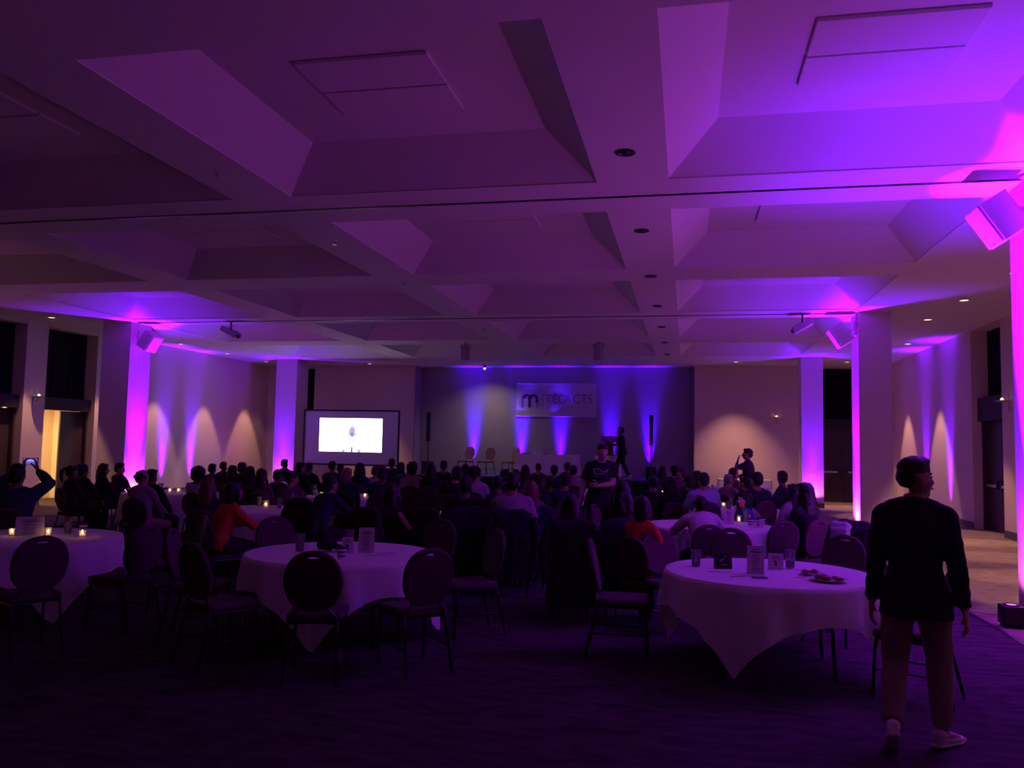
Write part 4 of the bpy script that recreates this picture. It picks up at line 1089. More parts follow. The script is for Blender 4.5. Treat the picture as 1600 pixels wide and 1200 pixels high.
    hb((0, 0.07, 0.024), (0.05, 0.022, 0.013)); hb((0, 0.088, -0.062), (0.024, 0.011, 0.011))
    for s_ in (-1, 1): hb((s_*0.074, -0.012, -0.012), (0.011, 0.021, 0.032)); hb((s_*0.034, 0.062, -0.03), (0.022, 0.02, 0.02))
    body.tube([HM @ V3(0, 0.084, 0.012), HM @ V3(0, 0.096, -0.012), HM @ V3(0, 0.107, -0.03), HM @ V3(0, 0.094, -0.042)], [0.009, 0.011, 0.0155, 0.012], 8)
    F.HM = HM; F.body, F.top, F.leg = body, top, leg
    return F
HAIRS = {}
def hair_mesh(kind, fine=False):
    key = (kind, fine)
    if key in HAIRS: return HAIRS[key]
    m = MB(); amp, scl = 0.006, 30
    def cap(top=1.0):
        m.ball((0, -0.022, 0.040), (0.084, 0.100, 0.088*top)); m.ball((0, -0.065, -0.005), (0.072, 0.055, 0.075))
        m.ball((0, 0.045, 0.088), (0.06, 0.045, 0.028))
    if kind == 'short': cap(1.0)
    elif kind == 'fade':
        m.ball((0, -0.012, 0.058), (0.079, 0.096, 0.074)); m.ball((0, 0.04, 0.092), (0.056, 0.05, 0.032)); m.ball((0, -0.058, 0.015), (0.072, 0.052, 0.07)); amp = 0.004
    elif kind == 'curly': m.ball((0, -0.025, 0.045), (0.105, 0.115, 0.098)); m.ball((0, -0.06, -0.03), (0.095, 0.065, 0.08)); amp, scl = 0.018, 26
    elif kind == 'afro': m.ball((0, -0.02, 0.05), (0.128, 0.128, 0.118)); m.ball((0, -0.06, -0.02), (0.105, 0.075, 0.09)); amp, scl = 0.010, 34
    elif kind in ('long', 'wavy'):
        cap(1.02); q = 1.0 if kind == 'long' else 1.14
        m.tube([(0, -0.05, 0.06), (0, -0.07, -0.03), (0, -0.088, -0.14), (0, -0.095, -0.25), (0, -0.10, -0.34)], [(0.07, 0.05), (0.088*q, 0.054), (0.094*q, 0.046), (0.084*q, 0.036), (0.045*q, 0.018)], 14)
        for s_ in (-1, 1): m.tube([(s_*0.07, 0.0, 0.05), (s_*0.086, -0.005, -0.04), (s_*0.09*q, 0.0, -0.13), (s_*0.075*q, -0.01, -0.22)], [0.022, 0.026, 0.026*q, 0.012], 8)
        amp, scl = (0.009, 24) if kind == 'long' else (0.017, 20)
    elif kind == 'bob':
        cap(1.03); m.tube([(0, -0.05, 0.05), (0, -0.06, -0.04), (0, -0.062, -0.12)], [(0.09, 0.06), (0.098, 0.06), (0.09, 0.05)], 14)
    elif kind == 'bun': cap(1.0); m.ball((0, -0.135, 0.05), 0.055); amp = 0.005
    elif kind == 'pony': cap(1.0); m.ball((0, -0.125, 0.06), 0.035); m.tube([(0, -0.12, 0.07), (0, -0.18, 0.03), (0, -0.19, -0.08), (0, -0.165, -0.19)], [0.025, 0.038, 0.034, 0.01], 10)
    elif kind == 'fringe':     # balding: hair round the back and sides
        m.tube([(0.073, 0.015, 0.0), (0.08, -0.04, 0.01), (0.055, -0.10, 0.015), (0, -0.118, 0.018), (-0.055, -0.10, 0.015), (-0.08, -0.04, 0.01), (-0.073, 0.015, 0.0)], [0.012, 0.02, 0.03, 0.033, 0.03, 0.02, 0.012], 10)
        m.ball((0, -0.085, -0.03), (0.06, 0.035, 0.055)); m.ball((0, -0.08, 0.06), (0.058, 0.04, 0.035)); amp = 0.003
    me = remesh(m, 0.006 if fine else 0.011, 2, 'hair'); ruffle(me, amp, scl, len(HAIRS)*3.1)
    me.polygons.foreach_set('use_smooth', [True]*len(me.polygons))
    HAIRS[key] = me
    return me
def shoe_mesh():
    m = MB(); m.tube([(0, -0.07, 0.04), (0, -0.03, 0.045), (0, 0.05, 0.036), (0, 0.12, 0.026), (0, 0.185, 0.02)], [(0.03, 0.036), (0.037, 0.045), (0.042, 0.038), (0.046, 0.028), (0.028, 0.016)], 12); m.ball((0, -0.025, 0.075), (0.042, 0.055, 0.035))
    up = remesh(m, 0.007, 3, 'shoe')
    s = MB().tube([(0, -0.085, 0.012), (0, -0.05, 0.012), (0, 0.05, 0.012), (0, 0.12, 0.012), (0, 0.2, 0.014)], [(0.02, 0.012), (0.041, 0.012), (0.043, 0.012), (0.05, 0.012), (0.022, 0.012)], 14).mesh('sole')
    for q in (up, s): q.polygons.foreach_set('use_smooth', [True]*len(q.polygons)); 
    up.materials.append(M_SHOE_B); s.materials.append(M_SHOE_B)
    return up, s
SHOE, SOLE = shoe_mesh()
PROTO = {}
def proto(name, pose, voxel=0.0115):
    F = figure(pose)
    body = remesh(F.body, voxel, 3, 'person')
    bm = bmesh.new(); bm.from_mesh(body)
    ex = MB()
    for (W, d, n, th, c, s) in F.hands:
        if voxel < 0.008:
            hm = MB(); hand(hm, W, d, n, th, c, s); t = remesh(hm, 0.0034, 2); ex.add([v.co for v in t.vertices], [tuple(p.vertices) for p in t.polygons])
        else: hand(ex, W, d, n, th, c, s)
    ex.cur = 1
    for s_ in (-1, 1): ex.ball((0, 0, 0), (0.0135, 0.011, 0.0085), F.HM @ Matrix.Translation((s_*0.032, 0.074, 0.004)), 10, 7)
    ex.cur = 2
    for s_ in (-1, 1): ex.ball((0, 0, 0), 0.0058, F.HM @ Matrix.Translation((s_*0.032, 0.0815, 0.004)), 8, 6)
    ex.cur = 3
    ex.ball((0, 0, 0), (0.023, 0.006, 0.007), F.HM @ Matrix.Translation((0, 0.0965, -0.062)), 10, 6)
    em = ex.mesh(); bm.from_mesh(em); me = bpy.data.meshes.new('person'); bm.to_mesh(me); bm.free()
    me.polygons.foreach_set('use_smooth', [True]*len(me.polygons))
    for k in (mat('skin', (0.42, 0.24, 0.17), 0.6), M_EYE, M_IRIS, M_LIP): me.materials.append(k)
    tv = voxel*1.15
    top = remesh(F.top, tv, 3, 'top'); ruffle(top, 0.007, 9, 1.0); ruffle(top, 0.004, 24, 5.0)
    leg = remesh(F.leg, tv, 3, 'trousers'); ruffle(leg, 0.007, 10, 2.0); ruffle(leg, 0.004, 26, 7.0)
    for q in (top, leg): q.polygons.foreach_set('use_smooth', [True]*len(q.polygons)); q.materials.append(M_BLACK)
    F.meshes = (me, top, leg)
    F.ztop = max(v.co.z for v in me.vertices)
    PROTO[name] = F
    return F
SK = [mat('skin_tone_%s' % n, c, 0.6) for n, c in (('light', (0.52, 0.30, 0.22)), ('tan', (0.38, 0.21, 0.14)), ('brown', (0.22, 0.11, 0.07)), ('deep', (0.11, 0.055, 0.035)))]
TOPS = {n: mat('cloth_'+n, c, 0.9, var=0.15, scale=20) for n, c in dict(black=(0.014, 0.013, 0.016), navy=(0.02, 0.022, 0.05), charcoal=(0.05, 0.045, 0.055), mauve=(0.28, 0.20, 0.26), lilac=(0.42, 0.36, 0.46), white=(0.62, 0.57, 0.58), red=(0.52, 0.035, 0.02), plum=(0.16, 0.05, 0.09), blue=(0.03, 0.09, 0.42), skyblue=(0.30, 0.33, 0.55), khaki=(0.30, 0.20, 0.165), teal=(0.02, 0.045, 0.055), deepnavy=(0.011, 0.012, 0.03)).items()}
HAIRC = {n: mat('hair_'+n, c, 0.55, var=0.3, scale=50) for n, c in dict(dark=(0.011, 0.009, 0.009), brown=(0.05, 0.026, 0.016), auburn=(0.13, 0.035, 0.025), blonde=(0.32, 0.22, 0.14), grey=(0.28, 0.26, 0.27)).items()}
def setm(o, m, i=0):
    o.material_slots[i].link = 'OBJECT'; o.material_slots[i].material = m
def person(pname, x, y, rz, label, top='black', legs='black', hair='short', hairc='dark', skin=1, sc=1.0, z=0.0, shoe=None, group=None, fine=False, shoes_geo=True):
    F = PROTO[pname]; me, tp, lg = F.meshes
    o = link('person', me); o.location = (x, y, z); o.rotation_euler = (0, 0, rz); o.scale = (sc,)*3
    setm(o, SK[skin]); tag(o, label, 'person', group)
    a = link('shirt' if pname != 'x' else 'top', tp, None, o); setm(a, TOPS[top])
    b = link('trousers', lg, None, o); setm(b, TOPS[legs])
    if hair != 'bald':
        h = link('hair', hair_mesh(hair, fine), None, o); h.matrix_local = F.HM
        if not h.material_slots: h.data.materials.append(HAIRC['dark'])
        setm(h, HAIRC[hairc])
    if shoes_geo:
        for A, d in F.feet:
            s = link('shoe', SHOE, None, o); so = link('sole', SOLE, None, s)
            ang = math.atan2(-d.x, d.y); pit = math.atan2(d.z, math.hypot(d.x, d.y))
            M = Matrix.Translation(A) @ Matrix.Rotation(ang, 4, 'Z') @ Matrix.Rotation(pit, 4, 'X') @ Matrix.Translation((0, 0, -0.085))
            s.matrix_local = M
            if shoe is not None: setm(s, shoe); setm(so, shoe)
    return o

SIT = dict(pelvis=(0, 0.0, 0.583), lean=-3)
def pose(**k): d = dict(SIT); d.update(k); return d
proto('lap_man', pose())
proto('lap_woman', pose(fem=1, sleeve='long', hand_l=(-0.10, 0.32, 0.63), hand_r=(0.09, 0.34, 0.63), lean=0))
proto('lap_broad', pose(fat=1.0, lean=2, sleeve='short', hand_l=(-0.16, 0.34, 0.65), hand_r=(0.15, 0.3, 0.65)))
proto('table_woman', pose(fem=1, sleeve=None, lean=10, hand_l=(-0.14, 0.42, 0.82), hand_r=(0.24, 0.30, 0.80), elbow_l=(-1, -0.2, -0.6), elbow_r=(1, -0.2, -0.6), head_yaw=20))
proto('lean_man', pose(lean=26, hand_l=(-0.16, 0.55, 0.80), hand_r=(0.16, 0.52, 0.80), elbow_l=(-1, 0, -0.6), elbow_r=(1, 0, -0.6), head_pitch=-10))
proto('lean_woman', pose(fem=1, lean=20, hand_l=(-0.12, 0.52, 0.80), hand_r=(0.14, 0.48, 0.80), elbow_l=(-1, 0, -0.6), elbow_r=(1, 0, -0.6), head_pitch=-5))
proto('chin_man', pose(lean=14, hand_r=(0.03, 0.27, 1.06), elbow_r=(0.6, 0.4, -0.9), hdir_r=(-0.1, -0.2, 1), palm_r=(0, -1, 0), curl_r=0.7, head_yaw=25, head_pitch=-6))
proto('look_man', pose(lean=0, head_yaw=-55, sleeve='long'))
proto('look_woman', pose(fem=1, lean=2, head_yaw=50))
proto('film_man', pose(lean=8, fat=0.9, hand_l=(-0.075, 0.42, 1.29), hand_r=(0.085, 0.42, 1.29), elbow_l=(-1, 0.1, -0.3), elbow_r=(1, 0.1, -0.3), hdir_l=(0.2, 0.1, 1), hdir_r=(-0.2, 0.1, 1), palm_l=(1, -0.1, 0), palm_r=(-1, -0.1, 0), thumb_l=(0, -1, 0.2), thumb_r=(0, -1, 0.2), curl_l=0.5, curl_r=0.5))
CROWD = [
    ('lap_woman', -10.52, 12.60, 1.24, -25, 'pony', 'dark', 'black', 2, 'woman with a tousled ponytail before the lit doorway'),
    ('lap_man', -10.84, 13.30, 1.21, -10, 'curly', 'dark', 'black', 2, 'dark-haired guest just right of the ponytail before the dark door'),
    ('lap_woman', -10.99, 14.00, 1.24, -35, 'wavy', 'dark', 'black', 1, 'guest with bushy hair at the column corner, first of two'),
    ('look_man', -11.09, 14.60, 1.23, -10, 'short', 'dark', 'charcoal', 1, 'dark-suited man with a white collar beside the magenta streak'),
    ('lap_man', -7.65, 10.60, 1.29, 0, 'fringe', 'brown', 'mauve', 1, 'man with a round bald head before the magenta column'),
    ('lap_man', -8.14, 11.50, 1.27, -5, 'short', 'dark', 'black', 2, 'man in a black jacket right behind the bald round head'),
    ('lap_man', -7.91, 12.40, 1.30, 5, 'afro', 'dark', 'lilac', 2, 'guest with a round afro and pale shirt before the warm wall'),
    ('lap_man', -9.64, 15.60, 1.24, 10, 'short', 'dark', 'black', 2, 'small dark head just right of the afro'),
    ('lap_man', -10.23, 17.00, 1.22, 0, 'fade', 'dark', 'black', 2, 'tall narrow dark head under the first warm wall pool'),
    ('lap_woman', -8.78, 14.90, 1.24, 0, 'long', 'dark', 'black', 1, 'long-haired guest against the warm wall, right of the tall narrow head'),
    ('lap_man', -9.53, 16.60, 1.23, 0, 'curly', 'dark', 'black', 2, 'full dark head under the gap between the warm pools'),
    ('look_woman', -8.23, 14.60, 1.25, 0, 'long', 'dark', 'black', 1, 'long-haired guest under the second warm wall pool'),
    ('lap_woman', -5.93, 9.50, 1.27, 5, 'long', 'auburn', 'black', 1, 'guest with smooth lighter hair seated in front of the afro'),
    ('lean_woman', -5.22, 8.60, 1.27, -30, 'long', 'dark', 'red', 1, 'woman in a bright red top leaning, long dark hair'),
    ('lap_woman', -6.89, 12.60, 1.28, 0, 'wavy', 'brown', 'plum', 1, 'guest with wide brown hair behind the woman in red'),
    ('lap_man', -6.95, 13.30, 1.25, 0, 'short', 'dark', 'black', 2, 'dark head beside the dark strip left of the violet column'),
    ('lap_man', -9.76, 19.00, 1.29, 0, 'short', 'dark', 'black', 2, 'tall man whose head stands before the violet column'),
    ('look_man', -6.05, 12.00, 1.28, 0, 'short', 'dark', 'plum', 1, 'guest turned in profile below the violet column'),
    ('lap_woman', -7.68, 15.60, 1.32, -30, 'bob', 'dark', 'black', 1, 'guest with wide bobbed hair at the column foot, below the screen edge'),
    ('lap_man', -8.14, 17.00, 1.28, 0, 'short', 'dark', 'black', 2, 'narrow dark head at the lower corner of the screen'),
    ('lean_man', -4.77, 10.20, 1.30, -25, 'short', 'dark', 'teal', 1, 'large man in dark teal jacket leaning at the table below the screen'),
    ('lap_man', -7.42, 16.60, 1.33, 0, 'fade', 'dark', 'navy', 2, 'man with a smooth head below the bright picture'),
    ('lap_man', -7.62, 17.50, 1.26, 0, 'short', 'dark', 'navy', 2, 'small dark head beside the smooth head below the picture'),
    ('lap_woman', -5.63, 13.20, 1.31, 0, 'bob', 'blonde', 'navy', 0, 'guest with round blonde hair below the middle of the screen'),
    ('lap_woman', -6.27, 15.30, 1.35, 0, 'long', 'dark', 'navy', 1, 'woman with long straight dark hair below the middle of the screen'),
    ('lap_man', -6.20, 16.00, 1.27, -10, 'short', 'brown', 'lilac', 1, 'man in a pale shirt below the bright picture corner'),
    ('lap_man', -4.77, 12.60, 1.37, 0, 'short', 'dark', 'navy', 2, 'dark head and shoulders just right of the pale-shirt man'),
    ('lap_man', -7.14, 19.50, 1.36, 0, 'short', 'dark', 'black', 2, 'tallest head at the lower right screen corner'),
    ('lap_woman', -5.95, 16.80, 1.34, 0, 'bob', 'dark', 'teal', 1, 'dark bobbed head just under the screen corner post'),
    ('lap_man', -5.08, 15.00, 1.40, 0, 'curly', 'dark', 'mauve', 1, 'curly-haired man in a pale checked shirt beside the screen'),
    ('table_woman', -3.43, 9.20, 1.27, -35, 'long', 'dark', 'black', 1, 'bare-armed woman in black with long hair at the near crowd table'),
    ('lap_woman', -4.60, 14.60, 1.39, 0, 'long', 'dark', 'black', 2, 'woman with long dark hair beneath the first speaker pole'),
    ('lap_man', -5.24, 17.60, 1.38, 0, 'short', 'dark', 'black', 2, 'small dark head under the first stage chair'),
    ('chin_man', -3.59, 12.60, 1.40, -15, 'short', 'dark', 'black', 1, 'man resting his chin on his hand below the stage chairs'),
    ('lap_woman', -4.37, 16.20, 1.34, 0, 'wavy', 'dark', 'black', 2, 'wide dark head below the middle stage chair'),
    ('look_man', -3.53, 13.70, 1.38, 0, 'curly', 'dark', 'lilac', 1, 'guest with a pale lilac collar below the middle stage chair'),
    ('lap_broad', -2.64, 9.80, 1.37, 10, 'short', 'dark', 'black', 2, 'broad back in black, head bowed, below the stage chairs'),
    ('look_man', -2.78, 12.20, 1.29, 60, 'short', 'dark', 'black', 2, 'man with glasses in profile facing the candle'),
    ('lap_broad', -2.03, 9.70, 1.43, 0, 'short', 'dark', 'mauve', 1, 'broad man in a greyish mauve shirt seen from behind'),
    ('lap_man', -3.44, 15.70, 1.28, 0, 'curly', 'dark', 'black', 2, 'round dark head left of the long stage table cloth'),
    ('lap_woman', -3.45, 16.80, 1.25, 0, 'bob', 'dark', 'black', 2, 'bobbed dark head under the corner of the long stage table'),
    ('lap_woman', -3.39, 17.50, 1.33, 0, 'long', 'dark', 'black', 1, 'long-haired guest before the left end of the stage tablecloth'),
    ('lap_man', -3.64, 20.50, 1.30, 0, 'fade', 'dark', 'black', 2, 'small pointed dark head before the stage tablecloth'),
    ('lap_man', -2.78, 17.60, 1.34, 0, 'short', 'dark', 'navy', 2, 'round dark head before the middle of the stage tablecloth'),
    ('look_man', -2.91, 20.50, 1.35, 40, 'short', 'brown', 'black', 1, 'guest in profile before the right end of the stage tablecloth'),
    ('lap_woman', -2.31, 17.20, 1.36, 0, 'bun', 'brown', 'mauve', 1, 'guest with a hair bun before the end of the stage tablecloth'),
    ('lap_woman', -1.94, 10.40, 1.31, 0, 'long', 'auburn', 'plum', 0, 'woman with straight reddish hair beside the mauve-shirt man'),
    ('look_woman', -2.10, 12.00, 1.29, 30, 'bob', 'dark', 'black', 1, 'guest in profile just behind the reddish hair'),
    ('lap_man', -2.23, 13.60, 1.26, 0, 'short', 'dark', 'navy', 2, 'man in dark navy left of the black-shirt standing man'),
    ('lap_man', -1.83, 12.60, 1.35, 10, 'short', 'dark', 'navy', 2, 'guest with a pale collar next to the standing man in black'),
    ('lap_woman', -1.18, 8.60, 1.26, 0, 'long', 'dark', 'black', 1, 'woman with very long black hair nearest the aisle'),
    ('lap_woman', -0.68, 9.00, 1.38, 0, 'wavy', 'dark', 'black', 2, 'woman with a mass of dark hair in front of the standing man'),
    ('look_woman', -0.45, 8.40, 1.27, -30, 'bob', 'dark', 'red', 2, 'dark-haired guest with orange-red sleeves at the balding man table'),
    ('lap_man', -0.72, 19.00, 1.29, 0, 'short', 'dark', 'black', 2, 'dark head just right of the subwoofer'),
    ('lap_woman', -0.59, 21.00, 1.30, 0, 'long', 'dark', 'black', 2, 'long dark head against the grey wall, first of the group'),
    ('lap_man', -0.29, 20.00, 1.34, 0, 'curly', 'dark', 'black', 2, 'curly dark head against the grey wall, middle of the group'),
    ('look_woman', -0.08, 19.20, 1.32, 0, 'bob', 'brown', 'plum', 1, 'guest in a rosy top at the end of the grey wall'),
    ('lap_man', 0.04, 15.10, 1.29, 0, 'curly', 'dark', 'black', 2, 'low dark head left of the blue-shirt man'),
    ('lap_woman', 0.20, 15.90, 1.34, 0, 'long', 'dark', 'black', 1, 'long dark hair rising just behind the blue-shirt man'),
    ('lap_broad', 0.26, 13.00, 1.39, 0, 'short', 'dark', 'skyblue', 1, 'man in a pale blue shirt, his back to the camera'),
    ('lean_man', 0.21, 9.90, 1.22, 0, 'fringe', 'dark', 'white', 1, 'balding man in a white shirt, his back to the camera'),
    ('lap_man', 0.92, 16.90, 1.39, -45, 'short', 'brown', 'plum', 1, 'man with brown hair leaning in under the warm-lit wall'),
    ('lap_man', 0.78, 16.10, 1.28, -40, 'fade', 'grey', 'mauve', 0, 'grey-haired guest in front of the brown-haired man'),
    ('lap_man', 1.00, 15.45, 1.26, 60, 'short', 'dark', 'black', 1, 'dark-haired man facing the grey-haired guest'),
    ('lap_broad', 1.08, 13.40, 1.41, 15, 'short', 'dark', 'black', 1, 'broad man in a black jacket below the standing silhouette'),
    ('look_man', 1.62, 15.00, 1.40, 70, 'short', 'dark', 'navy', 1, 'man in profile with short hair before the violet column'),
    ('lap_woman', 1.46, 12.10, 1.29, 35, 'long', 'dark', 'mauve', 1, 'long-haired guest in a pale top beside the glossy black hair'),
    ('lap_woman', 1.40, 10.50, 1.37, 40, 'long', 'dark', 'black', 1, 'woman with long glossy black hair at the aisle side'),
    ('lean_man', 1.04, 12.60, 1.16, 70, 'short', 'dark', 'mauve', 0, 'man in a pale tee bending over the girl in blue'),
    ('table_woman', 0.87, 12.15, 1.02, 110, 'long', 'dark', 'blue', 0, 'girl in a bright blue top at the balding man table'),
    ('lap_man', -0.56, 14.20, 1.28, 0, 'short', 'dark', 'black', 2, 'dark guest just in front of the subwoofer, two rows nearer'),
    ('lap_woman', -0.24, 13.60, 1.29, 0, 'wavy', 'dark', 'black', 2, 'dark guest with wide hair left of the blue-shirt man, one row nearer'),
]
LEGC = ['black', 'charcoal', 'navy', 'black', 'khaki']
def seat_crowd():
    for i, (pn, x, y, zt, face, hair, hc, top, skin, label) in enumerate(CROWD):
        F = PROTO[pn]
        hv = {'afro': 0.05, 'curly': 0.03, 'bald': 0.0, 'fringe': 0.0}.get(hair, 0.015)
        sc = max(0.90, min(1.07, zt/(F.ztop+hv)))
        # most guests look at the screen or the stage
        aim = math.degrees(math.atan2(-(-7.0-x), 27.0-y))*0.6
        rz = math.radians(face if abs(face) > 20 else aim+face)
        if 'girl' in label: sc = 0.84
        person(pn, x, y, rz, label, top, LEGC[i % 5], hair, hc, skin, sc, group='seated guests', shoe=M_SHOE_B)
        chair(x-0.07*math.sin(rz), y+0.07*math.cos(rz), rz, 'chair under the '+label, 'chairs under the seated guests', 0.0, None, sc)
seat_crowd()

# ------------------------------------------------------------------ the man walking past the empty table
proto('walking', dict(pelvis=(0, 0, 0.925), fat=-0.45, lean=2, hem=-0.15, collar=True, sleeve='long', hand_l=(-0.25, 0.05, 0.80), hand_r=(0.265, -0.02, 0.79), elbow_l=(-0.35, -1, 0), elbow_r=(0.35, -1, 0),
     palm_l=(1, 0.2, 0), palm_r=(-1, 0.2, 0), thumb_l=(0, 1, 0), thumb_r=(0, 1, 0), curl_l=0.45, curl_r=0.45,
     foot_r=(0.13, 0.12, 0.09), foot_l=(-0.125, -0.17, 0.165), knee_r=(0.05, 1, 0), knee_l=(-0.05, 1, 0), toe_r=(0.55, 0.85, 0), toe_l=(-0.1, 0.8, -0.55), head_yaw=-52, head_pitch=-3, twist=0), 0.0068)
hero = person('walking', 1.345, 5.42, math.radians(-16), 'man in dark navy shirt and khaki trousers walking past the empty table', 'deepnavy', 'khaki', 'fade', 'dark', 1, 1.0, 0.0, M_SHOE_W, fine=True)
# ------------------------------------------------------------------ the standing man in a printed black shirt
proto('standing_cup', dict(pelvis=(0, 0, 0.925), fat=1.3, lean=0, hem=-0.16, sleeve='short', hand_r=(0.34, 0.05, 0.80), elbow_r=(0.8, -0.8, 0), palm_r=(-1, 0.2, 0), thumb_r=(0, 1, 0), hand_l=(0.04, 0.30, 1.10), elbow_l=(-1, -0.3, -0.5), hdir_l=(1, 0.15, 0.1), palm_l=(0, -1, 0.1), thumb_l=(0, 0, 1), curl_l=0.8,
     foot_r=(0.15, 0.0, 0.085), foot_l=(-0.14, 0.05, 0.085), knee_r=(0.1, 1, 0), knee_l=(-0.1, 1, 0), toe_r=(0.3, 1, 0), toe_l=(-0.3, 1, 0), head_yaw=12), 0.0115)
tee = person('standing_cup', -1.3, 13.0, math.radians(184), 'heavy man in a printed black T-shirt standing among the tables, facing the camera', 'black', 'charcoal', 'fade', 'brown', 0, 1.045, 0.0, M_SHOE_B)
def tee_print():
    from mathutils.bvhtree import BVHTree
    me = PROTO['standing_cup'].meshes[1]
    bv = BVHTree.FromPolygons([v.co.copy() for v in me.vertices], [tuple(p.vertices) for p in me.polygons])
    def on(u, v):
        hit = bv.ray_cast(Vector((u, 0.8, v)), Vector((0, -1, 0)))
        return (hit[0]+Vector((0, 0.004, 0))) if hit[0] is not None else Vector((u, 0.22, v))
    sh = [c for c in tee.children if c.name.startswith('shirt')][0]
    m = MB()
    def stroke(pts, r=0.006):
        P = []
        for a, b in zip(pts, pts[1:]):
            for k in range(6): P.append(on(a[0]+(b[0]-a[0])*k/6, a[1]+(b[1]-a[1])*k/6))
        P.append(on(*pts[-1])); m.tube(P, r, 5)
    stroke([(0.115, 1.345), (0.105, 1.30), (0.075, 1.265), (0.02, 1.27), (-0.03, 1.275), (-0.075, 1.30), (-0.105, 1.345), (-0.07, 1.315), (-0.02, 1.30)])
    stroke([(0.10, 1.33), (0.06, 1.35), (0.03, 1.345), (0.05, 1.33)]); stroke([(0.02, 1.325), (-0.01, 1.33), (-0.02, 1.315), (0.015, 1.31)], 0.005)
    stroke([(0.10, 1.285), (0.105, 1.24), (0.05, 1.235)], 0.004); stroke([(-0.075, 1.26), (-0.08, 1.20)], 0.004)
    m.build('shirt_print', mat('shirt_print_white', (0.5, 0.45, 0.5), 0.7), sh)
    b = MB().ball((0, 0.085, -0.09), (0.03, 0.025, 0.035)).ball((0, 0.09, -0.062), (0.036, 0.02, 0.012)); bm = remesh(b, 0.006, 2, 'beard')
    o = link('beard', bm, HAIRC['grey'], tee, True); o.matrix_local = PROTO['standing_cup'].HM
tee_print()
# ------------------------------------------------------------------ the silhouette before the warm wall
proto('standing_thinking', dict(pelvis=(0, 0, 0.925), lean=3, hem=-0.12, sleeve='short', hand_l=(-0.03, 0.24, 1.44), elbow_l=(-0.7, 0.3, -0.9), hdir_l=(0.2, -0.1, 1), palm_l=(0.3, -1, 0), thumb_l=(1, 0, 0.3), curl_l=0.8, hand_r=(0.0, 0.26, 1.08), elbow_r=(1, -0.2, -0.5), hdir_r=(-1, 0.1, 0.1), palm_r=(0, -1, 0), thumb_r=(0, 0, 1),
     foot_r=(0.11, 0.0, 0.085), foot_l=(-0.11, 0.03, 0.085), knee_r=(0.05, 1, 0), knee_l=(-0.05, 1, 0), head_pitch=-4), 0.0115)
person('standing_thinking', 1.42, 20.0, math.radians(82), 'man standing in profile with hand at mouth before the warm-lit end wall', 'black', 'black', 'short', 'dark', 2, 1.03, 0.0, M_SHOE_B)
# ------------------------------------------------------------------ the speaker walking on the stage
proto('stage_walk', dict(pelvis=(0, 0, 0.92), lean=6, hem=-0.14, sleeve='short', hand_l=(-0.12, 0.36, 1.16), hand_r=(0.10, 0.34, 1.12), elbow_l=(-0.6, -0.6, -0.8), elbow_r=(0.6, -0.6, -0.8), palm_l=(0.5, 0, 0.8), palm_r=(-0.5, 0, 0.8),
     foot_r=(0.11, 0.24, 0.085), foot_l=(-0.11, -0.26, 0.10), knee_r=(0.05, 1, 0), knee_l=(-0.05, 1, 0), toe_l=(0, 0.95, -0.2), head_pitch=-10), 0.0115)
person('stage_walk', -2.1, 27.7, math.radians(85), 'presenter in black walking on the stage beside the lectern', 'black', 'black', 'short', 'dark', 2, 1.0, 0.7, M_SHOE_W)
def notes():
    t = thing('notes', 'dark notes held up by the presenter on the stage', 'notes', (-2.5, 27.66, 1.93), math.radians(85))
    R = Matrix.Rotation(math.radians(50), 4, 'X')
    MB().bbox(-0.1, 0.1, -0.075, 0.075, -0.004, 0.004, 0.002, R).build('cover', M_BLACK, t)
    MB().box(-0.095, 0.095, -0.07, 0.07, 0.0045, 0.006, R).build('page', M_PAPER, t)
notes()
# ------------------------------------------------------------------ the guest filming with a phone
FX, FY, FR = -7.42, 8.0, math.radians(22)
person('film_man', FX, FY, FR, 'person in a dark shirt at the frame edge filming with raised arms', 'navy', 'black', 'short', 'dark', 2, 1.04, 0.0, M_SHOE_B)
chair(FX, FY+0.06, FR, 'burgundy chair under the person filming with raised arms', 'chairs under the seated guests')
def phone():
    M = Matrix.Translation((FX, FY, 0)) @ Matrix.Rotation(FR, 4, 'Z') @ Matrix.Translation((0.0, 0.45, 1.445))
    t = thing('phone', 'lit smartphone held up sideways by the filming person', 'phone', M.translation, FR)
    MB().bbox(-0.085, 0.085, -0.004, 0.005, -0.042, 0.042, 0.003).build('case', M_BLACK, t)
    sc = MB().box(-0.076, 0.076, -0.0055, -0.0042, -0.036, 0.036).build('display', mat('phone_display', (0.1, 0.08, 0.3), 0.3, emis=(0.12, 0.07, 0.42), estr=0.9), t)
    MB().box(-0.06, 0.05, -0.0065, -0.0056, -0.004, 0.022).build('shown_picture', mat('phone_picture', (0.4, 0.35, 0.8), 0.3, emis=(0.35, 0.28, 0.9), estr=0.9), sc)
phone()

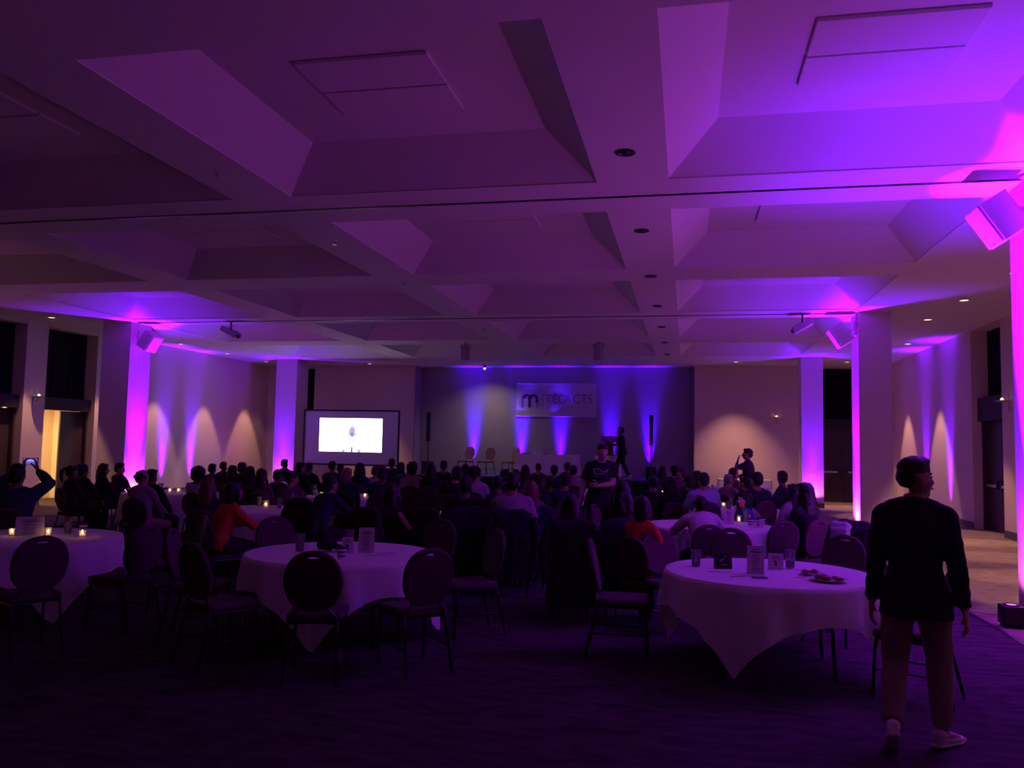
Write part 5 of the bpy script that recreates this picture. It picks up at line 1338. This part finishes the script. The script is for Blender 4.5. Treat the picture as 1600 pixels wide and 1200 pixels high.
# ------------------------------------------------------------------ coats and bags
def coat(x, y, rz, m, label, seed=1, wide=0.24, low=0.3, sleeves=True, name='coat'):
    t = thing(name, label, name, (x, y, 0), rz)
    b = MB()
    b.tube([(-wide, -0.30, 0.93), (-wide*0.5, -0.285, 0.965), (0, -0.28, 0.955), (wide*0.5, -0.285, 0.965), (wide, -0.30, 0.93)], [0.035, 0.05, 0.05, 0.05, 0.035], 10, (0, 1, 0))
    b.tube([(0, -0.325, 0.94), (0, -0.345, 0.75), (0, -0.36, 0.55), (0, -0.365, low)], [(wide, 0.022), (wide*1.05, 0.026), (wide*1.02, 0.024), (wide*1.1, 0.02)], 14)
    b.tube([(0, -0.225, 0.94), (0, -0.19, 0.8), (0, -0.165, 0.62)], [(wide*0.9, 0.018), (wide*0.85, 0.018), (wide*0.8, 0.014)], 14)
    me = remesh(b, 0.014, 3); ruffle(me, 0.016, 7, seed); ruffle(me, 0.007, 18, seed+3)
    link('body', me, m, t, True)
    if sleeves:
        for s in (-1, 1):
            q = MB().tube([(s*wide*0.98, -0.30, 0.91), (s*(wide+0.05), -0.32, 0.75), (s*(wide+0.045), -0.34, 0.55), (s*(wide+0.02), -0.34, 0.38)], [0.05, 0.055, 0.05, 0.045], 10)
            me = remesh(q, 0.014, 2); ruffle(me, 0.012, 12, seed+s); link('sleeve', me, m, t, True)
    return t
CL = TOPS
def coats():
    at = {c[9]: c for c in CROWD}
    def on(lbl, m, label, **k):
        c = at[lbl]; aim = math.degrees(math.atan2(7.0+c[1], 27.0-c[2]))*0.6
        rz = math.radians(c[4] if abs(c[4]) > 20 else aim+c[4])
        coat(c[1], c[2]+0.05, rz, m, label, **k)
    on('broad man in a greyish mauve shirt seen from behind', CL['black'], 'black coat draped on the chair of the mauve-shirt man', seed=2, low=0.2)
    on('woman with straight reddish hair beside the mauve-shirt man', CL['deepnavy'], 'dark navy coat draped on the chair of the reddish-haired woman', seed=5, low=0.2)
    on('broad back in black, head bowed, below the stage chairs', CL['black'], 'black coat draped on the chair of the broad back below the stage chairs', seed=4, low=0.2)
    on('woman with very long black hair nearest the aisle', CL['black'], 'long black coat draped on the chair beside the aisle', seed=8, low=0.15)
    on('woman with a mass of dark hair in front of the standing man', CL['black'], 'black coat draped on the chair in front of the standing man', seed=9, low=0.2)
    on('bare-armed woman in black with long hair at the near crowd table', CL['black'], 'black coat draped on the chair of the bare-armed woman', seed=12, low=0.25)
    on('large man in dark teal jacket leaning at the table below the screen', CL['black'], 'black coat draped on the chair of the dark teal jacket man', seed=15, low=0.25)
    chair(-2.93, 9.45, math.radians(-12), 'chair under the black coat beside the bare-armed woman', 'banquet chairs'); coat(-2.93, 9.45, math.radians(-12), CL['black'], 'black coat over an empty chair beside the bare-armed woman', 31, 0.23, 0.2)
    coat(1.62, 9.35, math.radians(150), CL['black'], 'black coat hung from a chair at the aisle edge, its shoulder peaked', 21, 0.22, 0.25)
    coat(1.52, 9.12, math.radians(165), CL['lilac'], 'lilac cardigan hanging beside the black coat at the aisle edge', 24, 0.11, 0.5, False, 'cardigan')
    chair(1.62, 9.4, math.radians(150), 'burgundy chair under the black coat at the aisle edge', 'banquet chairs')
coats()
